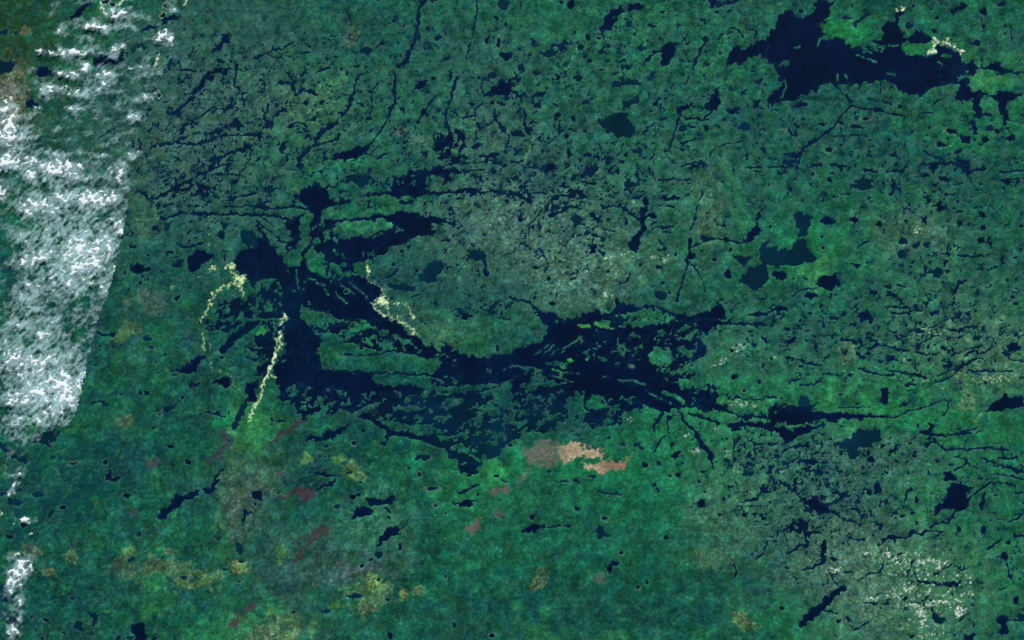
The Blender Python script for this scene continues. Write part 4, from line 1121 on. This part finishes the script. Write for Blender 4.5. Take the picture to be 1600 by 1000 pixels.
# anchors a reader can find, used to tell alike things apart
ANCH = [('the wide central lake', 620, 560), ('the eye-shaped bay of the central lake', 620, 365), ('the large north-east lake', 1300, 95), ('the tan burn scar', 905, 710),
 ('the round teal lake in the north', 965, 193), ('the teal lake in the east', 1220, 400), ('the cloud bank', 130, 400), ('the pale sandy peninsula', 425, 560),
 ('the white rock outcrops in the south-east', 1440, 920), ('the long thin eastern arm', 1320, 650), ('the narrow straight north-south lake', 1078, 400), ('the maroon burn scars in the south', 490, 840),
 ('the bright shore tracks of the bay', 610, 470), ('the star-shaped river junction in the east', 1450, 680), ('the top left corner', 30, 40), ('the bottom right corner', 1580, 980),
 ('the south-west corner', 60, 980), ('the north-east corner', 1580, 30), ('the branching lake by the star-shaped islands', 1000, 540), ('the cross-shaped lake east of centre', 1005, 345),
 ('the middle of the south edge', 800, 990), ('the middle of the north edge', 700, 10), ('the round navy lake on the south edge', 216, 985), ('the long diagonal lake in the south-west', 285, 785),
 ('the hook-shaped lake in the south', 575, 790), ('the fan of rivers in the south-east', 1060, 640), ('the dark lake on the east edge', 1570, 630), ('the streaked lake country in the north-west', 380, 200)]
DIRS = ['east', 'north-east', 'north', 'north-west', 'west', 'south-west', 'south', 'south-east']
def where(x, y, n=0):
    d = sorted((math.hypot(x - a[1], y - a[2]), a) for a in ANCH)[n]
    if d[0] < 22: return 'at ' + d[1][0]
    k = int(round(math.degrees(math.atan2(-(y - d[1][2]), x - d[1][1])) / 45)) % 8
    near = 'just ' if d[0] < 60 else ('far ' if d[0] > 170 else '')
    return near + DIRS[k] + ' of ' + d[1][0]
def shape_words(xs, ys, n):
    w_, h_ = xs.max() - xs.min() + 1.5, ys.max() - ys.min() + 1.5
    a = n * STEP * STEP; f_ = a / (w_ * h_)
    sx, sy = xs - xs.mean(), ys - ys.mean()
    c = np.array([[np.mean(sx * sx), np.mean(sx * sy)], [0, np.mean(sy * sy)]]); c[1, 0] = c[0, 1]
    ev, evec = np.linalg.eigh(c + np.eye(2) * .2); el = math.sqrt(ev[1] / ev[0])
    ang = math.degrees(math.atan2(-evec[1, 1], evec[0, 1])) % 180
    size = 'tiny' if a < 45 else 'small' if a < 130 else 'medium' if a < 450 else 'large' if a < 2500 else 'very large'
    slant = 'flat' if ang < 18 or ang > 162 else 'rising' if ang < 68 else 'upright' if ang < 112 else 'falling'
    if el > 3.4: sh = 'long thin ' + slant
    elif el > 2: sh = 'elongated ' + slant
    elif f_ > .66: sh = 'rounded'
    elif f_ > .5: sh = 'lumpy'
    else: sh = 'ragged'
    return size, sh
ORD = ['', ' second', ' third', ' fourth', ' fifth', ' sixth']
seen_labels = {}
def unique(lb, alt):
    for q in [lb] + alt:
        if q not in seen_labels: seen_labels[q] = 1; return q
    k = 2
    nm = ['', '', 'second such', 'third such', 'fourth such', 'fifth such', 'sixth such', 'seventh such', 'eighth such', 'ninth such']
    while k < 10:
        q = nm[k] + ' from the west: ' + lb
        if q not in seen_labels: seen_labels[q] = 1; return q
        k += 1
    return lb

def groups_of(idx2d, sel):
    """dict id -> flat cell indices"""
    f_ = idx2d.ravel()[sel]; o_ = np.argsort(f_, kind='stable'); s_ = sel[o_]; f_ = f_[o_]
    b = np.flatnonzero(np.diff(f_)) + 1
    return {int(f_[k]): s_[k:e] for k, e in zip(np.r_[0, b], np.r_[b, len(f_)])} if len(f_) else {}

# ---- burn scars
SCAR_LB = {'tan': 'bright tan burn scar with ragged edges south of the wide central lake', 'mauve': 'dull mauve burn scar fading into dark ground west of the tan scar',
 'red_a': 'dark maroon crescent burn scar just east of the foot of the pale sandy peninsula', 'red_b': 'maroon Y-shaped burn scar north of the long maroon scar',
 'red_c': 'long maroon burn scar with narrow waist and wide ends', 'pink': 'dusty pink triangular burn scar in bright green ground', 'pink_b': 'small dull brown scar east of the dusty pink triangle',
 'red_d': 'deep maroon diagonal burn scar near the south edge', 'grey_a': 'small grey mauve scar in the south-west forest', 'grey_b': 'slate purple winding scar along a dark valley in the west',
 'red_e': 'thin pinkish tail of scar trailing from the mauve scar', 'grey_c': 'small grey purple lens-shaped scar in the south-west', 'pink_c': 'small brownish scar in green ground west of the long diagonal river',
 'grey_d': 'grey brown bare patch under a pair of small lakes in the south', 'red_f': 'thin purple scar at the east end of a slim teal lake', 'red_g': 'faint maroon wedge of burnt ground west of the olive clearings'}
for k, cells in sorted(groups_of(scell, allc[(scell > 0) & ~used].ravel()).items()):
    o = mesh_from_cells('burn_scar', cells, M_scar, hgt, col)
    o['label'] = SCAR_LB[SCAR[k - 1][0]]; o['group'] = 'burn scars in the forest'; o['category'] = 'burn scar'
used |= scell > 0
# ---- bare ground
SAND_LB = {'west': ('gravel_track', 'pale yellow branching tracks and bare pits on the west shore of the wide central lake'), 'strip': ('clearing', 'short olive cleared strip beside the western track'),
 'faint': ('gravel_track', 'faint thin dotted tracks running through the western forest'), 'bay': ('sandy_shore', 'bright tangled sandy shore and tracks on the bay below the eye-shaped bay'),
 'spit': ('sand_spit', 'bright white diagonal sand spit lying off the tangled sandy shore'), 'peninsula': ('sandy_peninsula', 'long pale sandy peninsula running south-west across dark water'),
 'delta': ('sandy_shore', 'bright white branching sand on the north shore of the large north-east lake'), 'cove': ('sand_patch', 'two tiny white sand patches on a cove north of the north-east lake'),
 'shoreline': ('bleached_shore', 'white bleached shorelines curling between clouds at the top left'), 'outcrop': ('rock_outcrop', 'broken cream white rock outcrops scattered over grey ground in the south-east'),
 'outcrop_f': ('rock_outcrop', 'fine cream flecks of bare rock peppering green ground in the south-east'), 'outcrop_w': ('rock_outcrop', 'small pale outcrop at the west end of the grey south-east ground'), 'specks': ('rock_outcrop', 'pale specks of bare rock on grey ground above the branching lake'),
 'specks_e': ('rock_outcrop', 'whitish bare flecks in bright green ground around the fan of rivers'), 'road_n': ('gravel_track', 'thin pale green straight track slanting south-west in the north'),
 'bright_e': ('rock_outcrop', 'yellowish bare flecks among the thin slanting lakes in the east'), 'cloudring': ('bare_ground', 'greyish bare ground between small ponds in the east')}
for k, cells in sorted(groups_of(dcell, allc[(dcell > 0) & ~used].ravel()).items()):
    nm, lb = SAND_LB[sand_names[k - 1]]
    o = mesh_from_cells(nm, cells, M_sand, hgt, col); o['label'] = lb; o['category'] = nm.replace('_', ' ')
used |= dcell > 0
# ---- islands
g_isl = groups_of(icell, allc[(icell > 0) & ~used].ravel())
cand = []
for k, cells in g_isl.items():
    xs, ys = PX.ravel()[cells], PY.ravel()[cells]
    if 0 < xs.mean() < 1600 and 0 < ys.mean() < 1000 and len(cells) >= 12: cand.append((len(cells), k, xs, ys))
cand.sort(key=lambda c: -c[0]); cand = cand[:230]; cand.sort(key=lambda c: c[2].mean())
for (n, k, xs, ys) in cand:
    o = mesh_from_cells('island', g_isl[k], M_land, hgt, col)
    size, sh = shape_words(xs, ys, n); mx, my = float(xs.mean()), float(ys.mean())
    base = '%s %s wooded island ' % (size, sh)
    o['label'] = unique(base + where(mx, my), [base + where(mx, my, 1), base + where(mx, my, 2), base + where(mx, my, 3)])
    o['group'] = 'wooded islands in the lakes'; o['category'] = 'island'
    used.ravel()[g_isl[k]] = True
# ---- mainland in one sheet out to the horizon
o = mesh_from_cells('ground', allc[~used].ravel(), M_land, hgt, col)
o['label'] = 'blue-green forest and bog ground running between all the lakes'

# ================================================================ the water, one sheet per lake or painted cloud shadow
deepc = L3((0, 15, 42)); wn = fbm(X, Y, 60, 801, 3)
wc = deepc + np.zeros((H, W, 3), np.float32)
wc = mixc(wc, L3((1, 36, 50)), np.clip(teal * .95, 0, 1))
wc = mixc(wc, L3((0, 12, 22)), np.clip(inky, 0, 1) * .85)
wc = mixc(wc, L3((5, 40, 62)), smooth(3.2, 0, wat) * .5)
wc = mixc(wc, L3((2, 34, 66)), smooth(.4, 2.4, fbm(X, Y, 34, 811, 4)) * .30)
wc = wc * np.exp(.16 * wn + .05 * s1)[..., None]
g_lake = groups_of(lcell, allc[lcell > 0].ravel())
cand = []; rest = []
for k, cells in g_lake.items():
    xs, ys = PX.ravel()[cells], PY.ravel()[cells]; mx, my = xs.mean(), ys.mean()
    nin = int(((xs > 0) & (xs < 1600) & (ys > 0) & (ys < 1000)).sum())
    (cand if nin >= 8 else rest).append((nin, k, xs, ys))
cand.sort(key=lambda c: -c[0]); rest += cand[290:]; cand = cand[:290]; cand.sort(key=lambda c: c[2].mean())
for (n, k, xs, ys) in cand:
    o = mesh_from_cells('lake' if n > 60 else 'pond', g_lake[k], M_water, None, wc, smooth_=False)
    size, sh = shape_words(xs, ys, len(xs)); mx, my = float(xs.mean()), float(ys.mean())
    tone = 'teal' if teal.ravel()[(g_lake[k] // (W - 1)) * W + g_lake[k] % (W - 1)].mean() > .5 else 'navy'
    base = '%s %s %s %s ' % (size, sh, tone, 'lake' if n > 60 else 'pond')
    if n > 20000: o['label'] = 'wide navy central lake with ragged arms and hundreds of islands'; seen_labels[o['label']] = 1
    else: o['label'] = unique(base + where(mx, my), [base + where(mx, my, 1), base + where(mx, my, 2), base + where(mx, my, 3)])
    o['group'] = 'lakes and ponds among the forest'; o['category'] = 'lake' if n > 60 else 'pond'
o = mesh_from_cells('small_ponds', np.concatenate([g_lake[c[1]] for c in rest]), M_water, None, wc, kind='stuff', smooth_=False)
o['label'] = 'countless tiny dark ponds scattered all over the forest'; o['category'] = 'ponds'
print('islands', len(g_isl), 'lakes', len(g_lake), 'verts', H, W)

# ================================================================ the clouds on the west side
# cover spots: x,y,rx,ry,angle,amount in full-frame pixels
CS = [(150,41,24,7,0,1.0),(185,25,16,9,0,1.0),(108,84,30,6.5,0,1.1),(62,80,15,6,0,1.0),(65,52,5,8,0,.8),(95,54,8,8,0,.7),(262,60,16,12,0,1.0),(106,117,15,6,0,1.0),(135,108,11,10,0,.8),
 (172,117,16,6,0,1.0),(220,108,16,4,0,.8),(185,77,11,7,0,.9),(72,138,32,7,0,.8),(112,144,15,8,0,.8),(160,135,12,9,0,.7),(228,150,20,8,0,.55),(120,170,14,4,0,1.0),(60,170,9,3,0,.9),
 (14,200,18,30,0,1.1),(10,160,14,14,0,.75),(24,146,10,6,0,.6),(210,185,16,7,0,.8),(210,242,14,9,0,.8),(22,246,26,6,0,1.0),(162,243,12,4,0,.8),(82,15,7,14,0,.55),(46,110,9,13,0,.6),(225,22,12,10,0,.5),(265,12,10,10,0,.5),(258,104,8,8,0,.5),(248,150,8,8,0,.6),
 (98,263,32,14,0,1.0),(52,270,10,11,0,.9),(14,258,22,10,0,1.0),(155,310,32,11,0,1.1),(106,307,20,8,0,.9),(60,322,32,11,0,.9),(186,270,14,16,0,.85),(195,296,8,5,0,.7),(40,255,20,12,0,.8),(5,300,10,14,0,.9),
 (192,360,9,16,-30,1.1),(122,390,22,14,-40,1.0),(74,370,8,8,0,.7),(34,370,9,9,0,.8),(124,420,22,9,0,.9),(150,400,26,20,-40,.9),(180,420,3,10,10,.9),(165,450,8,14,10,.7),(60,400,30,8,-15,.7),(40,410,14,8,0,.8),
 (110,428,10,3,0,.9),(50,452,16,10,0,.6),(100,440,40,20,0,.5),(40,465,14,14,0,.6),(75,470,12,6,-20,.6),(140,440,10,7,0,.8),(85,500,14,6,0,.5),(70,525,10,5,-15,1.0),(30,505,20,6,0,.8),
 (20,560,20,20,0,.8),(60,575,36,26,0,.7),(106,625,22,14,10,1.0),(95,600,26,18,0,.9),(125,595,6,14,10,1.0),(130,585,6,8,0,.9),(70,610,26,14,0,.8),(30,622,24,10,0,.9),(88,640,30,8,0,.7),(25,660,14,8,0,.7),(60,655,22,8,0,.6),
 (42,812,10,5,0,1.1),(58,813,5,5,0,1.2),(26,810,5,5,0,.9),(50,833,3,2,0,1.0),(2,800,2,8,0,.9),(2,833,2,2,0,.9),(33,890,10,18,10,1.2),(20,905,8,16,0,1.0),(50,880,7,18,10,1.0),(35,937,6,5,0,1.1),(33,965,4,8,20,1.1),(22,985,8,8,0,1.2),(30,865,6,5,0,.9),(55,867,4,5,0,.8),
 (22,765,9,5,-50,.9),(28,752,3,5,0,.9),(38,685,6,8,0,.7),(28,740,14,6,-10,.7),(92,738,3,4,0,.9),(15,870,5,8,0,.5)]
VE = [(120,290,90,60,0,.30),(135,385,55,60,-30,.60),(60,400,60,90,0,.34),(85,570,60,60,0,.42),(75,622,50,36,0,.58),(140,110,80,60,0,.20),(190,50,60,50,0,.22),(180,160,60,40,0,.22),(30,230,40,40,0,.35),(150,500,20,30,0,.25),(30,690,40,20,0,.30),(30,510,40,40,0,.35),(90,590,40,40,0,.3),(20,720,20,30,0,.3),(26,900,20,60,0,.45),(22,745,30,40,0,.32),(20,960,14,40,0,.3)]
CSTEP = 1.5
cgx = np.arange(-70, 300, CSTEP, dtype=np.float32); cgy = np.arange(-50, 1030, CSTEP, dtype=np.float32)
CX, CY = np.meshgrid(cgx, cgy); CH, CW = CX.shape
# straight eastern edge of the cloud bank from (205,310) down to (122,650)
EDGE = [(-60,330),(0,292),(60,277),(110,264),(180,244),(250,226),(318,203),(380,192),(440,178),(500,157),(565,140),(640,123),(655,118),(700,112),(760,104),(1040,60)]
LEFT = [(-60,90),(0,76),(60,60),(100,48),(128,28),(140,-10),(180,-80),(1040,-80)]
ex = np.interp(CY, [e[0] for e in EDGE], [e[1] for e in EDGE]); lx = np.interp(CY, [e[0] for e in LEFT], [e[1] for e in LEFT])
wob = 1.2 * noise(CX, CY, 5, 905) + 5 * noise(CX, CY, 14, 906) * (smooth(320, 260, CY))
gate = smooth(0, 1.6 + 10 * smooth(330, 200, CY), ex - CX + wob) * smooth(0, 14, CX - lx + 4 * noise(CX, CY, 12, 907))
cov = np.zeros((CH, CW), np.float32)
for (x, y, rx, ry, an, a) in CS: cov = np.maximum(cov, a * gauss(x, y, rx * .95, ry * .95, an, CX + 2 * noise(CX, CY, 9, 908), CY + 2 * noise(CX, CY, 9, 909)))
vel = np.zeros((CH, CW), np.float32)
for (x, y, rx, ry, an, a) in VE: vel = vel + (1 - vel) * a * gauss(x, y, rx, ry, an, CX, CY)
vel *= .45 + .55 * smooth(735, 640, CY) + .3 * smooth(840, 880, CY)
cu, cv2 = rot(CX, CY, -40, 1.7)
p1 = noise(CX, CY, 9, 921); u9, v9 = rot(CX, CY, -3, 2.6); p9 = noise(u9, v9, 13, 929); p2 = noise(cu, cv2, 4.6, 922); p3 = noise(CX, CY, 3.0, 923); p0 = noise(cu, cv2, 13, 924)
wsp = .45 * p0 + .45 * p2 + .35 * p3 + .25 * noise(cu, cv2, 7, 925)
puff = (.34 * p1 + .42 * p2 + .34 * p3)
# thin veil below, puffs above
vel = np.clip(vel + .16 * p9 * smooth(340, 240, CY) * (vel > .02), 0, 1)
dv = (vel * 1.0 + .6 * cov + .42 * wsp * (.25 + vel) - .22) * gate
dp = (1.45 * cov * (.8 + .16 * p1) + .34 * vel + (.5 * puff + .42 * wsp) * (.30 + .55 * vel + .35 * np.clip(cov, 0, 1)) - .82) * gate

def cloud_mat(name, lo, hi, amax, tint):
    m = bpy.data.materials.new(name); m.use_nodes = True; n = m.node_tree.nodes; l = m.node_tree.links
    for q in list(n):
        if q.type == 'BSDF_PRINCIPLED': n.remove(q)
    out = n['Material Output']
    a = n.new('ShaderNodeAttribute'); a.attribute_name = 'cover'
    tc = n.new('ShaderNodeTexCoord'); nz = n.new('ShaderNodeTexNoise'); nz.inputs['Scale'].default_value = 1.6; nz.inputs['Detail'].default_value = 6
    l.new(tc.outputs['Object'], nz.inputs['Vector'])
    mu = n.new('ShaderNodeMath'); mu.operation = 'MULTIPLY_ADD'; mu.inputs[1].default_value = .35
    l.new(nz.outputs[0], mu.inputs[0])
    sb = n.new('ShaderNodeMath'); sb.operation = 'SUBTRACT'; sb.inputs[1].default_value = .175
    l.new(a.outputs['Fac'], sb.inputs[0]); l.new(sb.outputs[0], mu.inputs[2])
    mr = n.new('ShaderNodeMapRange'); mr.interpolation_type = 'SMOOTHSTEP'
    for k, v_ in ((1, lo), (2, hi), (3, 0), (4, amax)): mr.inputs[k].default_value = v_
    l.new(mu.outputs[0], mr.inputs[0])
    d = n.new('ShaderNodeBsdfDiffuse'); d.inputs[0].default_value = (*tint, 1)
    t = n.new('ShaderNodeBsdfTranslucent'); t.inputs[0].default_value = (*tint, 1)
    ms = n.new('ShaderNodeMixShader'); ms.inputs[0].default_value = .22
    l.new(d.outputs[0], ms.inputs[1]); l.new(t.outputs[0], ms.inputs[2])
    tr = n.new('ShaderNodeBsdfTransparent'); mx = n.new('ShaderNodeMixShader')
    l.new(mr.outputs[0], mx.inputs[0]); l.new(tr.outputs[0], mx.inputs[1]); l.new(ms.outputs[0], mx.inputs[2])
    l.new(mx.outputs[0], out.inputs['Surface'])
    return m
M_cloud = cloud_mat('cumulus_white', -.02, .6, .96, (.90, .97, .95))
M_veil = cloud_mat('thin_veil', .0, 1.2, .60, (.60, .90, .94))

def cloud_mesh(name, vmask, dens, zb, up, down, mat):
    """closed lumpy body over the grid cells whose corners are in vmask"""
    ii, jj = np.nonzero(vmask)
    if len(ii) == 0: return None
    a = ii * CW + jj
    q = np.stack([a + CW, a + CW + 1, a + 1, a], 1)
    uq, inv = np.unique(q.ravel(), return_inverse=True); inv = inv.reshape(-1, 4); nv = len(uq)
    # rim edges
    cnt = {}
    e = np.concatenate([inv[:, [k, (k + 1) % 4]] for k in range(4)]); key = e.min(1).astype(np.int64) * nv + e.max(1)
    _, first, c = np.unique(key, return_index=True, return_counts=True); rim = e[first[c == 1]]
    isrim = np.zeros(nv, bool); isrim[rim.ravel()] = True
    d = np.clip(dens.ravel()[uq], 0, 1.4); t = np.where(isrim, .02, d)
    x = ((CX.ravel()[uq] - 800) * KM); y = ((500 - CY.ravel()[uq]) * KM)
    top = zb + up * np.sqrt(t); bot = zb - .02 - down * t
    # top faces + one bottom face sheet sharing nothing, joined by rim walls
    f_ = np.concatenate([inv, inv[:, ::-1] + nv, np.stack([rim[:, 1], rim[:, 0], rim[:, 0] + nv, rim[:, 1] + nv], 1)])
    co = np.concatenate([np.stack([x, y, top], 1), np.stack([x, y, bot], 1)]).astype(np.float32)
    me = bpy.data.meshes.new(name); me.vertices.add(2 * nv); me.vertices.foreach_set('co', co.ravel())
    nf = len(f_); me.loops.add(nf * 4); me.loops.foreach_set('vertex_index', f_.astype(np.int32).ravel())
    me.polygons.add(nf); me.polygons.foreach_set('loop_start', np.arange(nf, dtype=np.int32) * 4)
    me.polygons.foreach_set('use_smooth', np.ones(nf, bool))
    at = me.attributes.new('cover', 'FLOAT', 'POINT'); at.data.foreach_set('value', np.concatenate([d, d * .6]).astype(np.float32))
    me.update(calc_edges=True); me.materials.append(mat)
    o = bpy.data.objects.new(name, me); scene.collection.objects.link(o)
    return o
cells4 = lambda v: v[:-1, :-1] & v[:-1, 1:] & v[1:, :-1] & v[1:, 1:]
o = cloud_mesh('thin_cloud', cells4(dv > .03), dv, 1.46, .05, .10, M_veil)
o['kind'] = 'stuff'; o['label'] = 'thin milky veil of cloud between and below the white puffs'; o['category'] = 'cloud veil'
cid = label(cells4(dp > .05), False); QX = CX[:-1, :-1]; QY = CY[:-1, :-1]
cnt = np.bincount(cid.ravel()); cnt[0] = 0
order = [k for k in np.argsort(-cnt) if cnt[k] >= 14][:150]
CA = [('the top left corner', 30, 20), ('the bleached curling shorelines', 175, 20), ('the straight east edge', 190, 370), ('the straight edge\'s lower tip', 118, 635), ('the speckled south-west cluster', 33, 895),
      ('the tan cloud on the west edge', 14, 205), ('the dark pond among clouds', 24, 416), ('the three ponds in a row', 100, 139), ('the widest bright streak', 108, 84), ('the west edge', 0, 560), ('the south-west corner', 0, 1000), ('the middle of the bank', 120, 290)]
ANCH_SAVE = ANCH; ANCH = CA
order.sort(key=lambda k: QX[cid == k].mean())
taken = np.zeros(cid.shape, bool)
for k in order:
    mk = cid == k; xs, ys = QX[mk], QY[mk]
    o = cloud_mesh('cloud', mk, dp, 1.52, .14, .03, M_cloud)
    taken |= mk
    if o is None: continue
    size, sh = shape_words(xs, ys, len(xs)); mx, my = float(xs.mean()), float(ys.mean())
    if mx < 0 or my < 0 or my > 1000: base = '%s %s cut-off white cloud ' % (size, sh)
    else: base = '%s %s white cloud ' % (size, sh)
    o['label'] = unique(base + where(mx, my), [base + where(mx, my, 1), base + where(mx, my, 2), base + where(mx, my, 3)])
    o['group'] = 'white clouds of the western cloud bank'; o['category'] = 'cloud'
rest_m = (cid > 0) & ~taken
o = cloud_mesh('small_cloud_scraps', rest_m, dp, 1.52, .14, .03, M_cloud)
if o:
    o['kind'] = 'stuff'; o['label'] = 'tiny white scraps of cloud scattered between the larger clouds'; o['category'] = 'cloud scraps'
print('clouds', len(order))
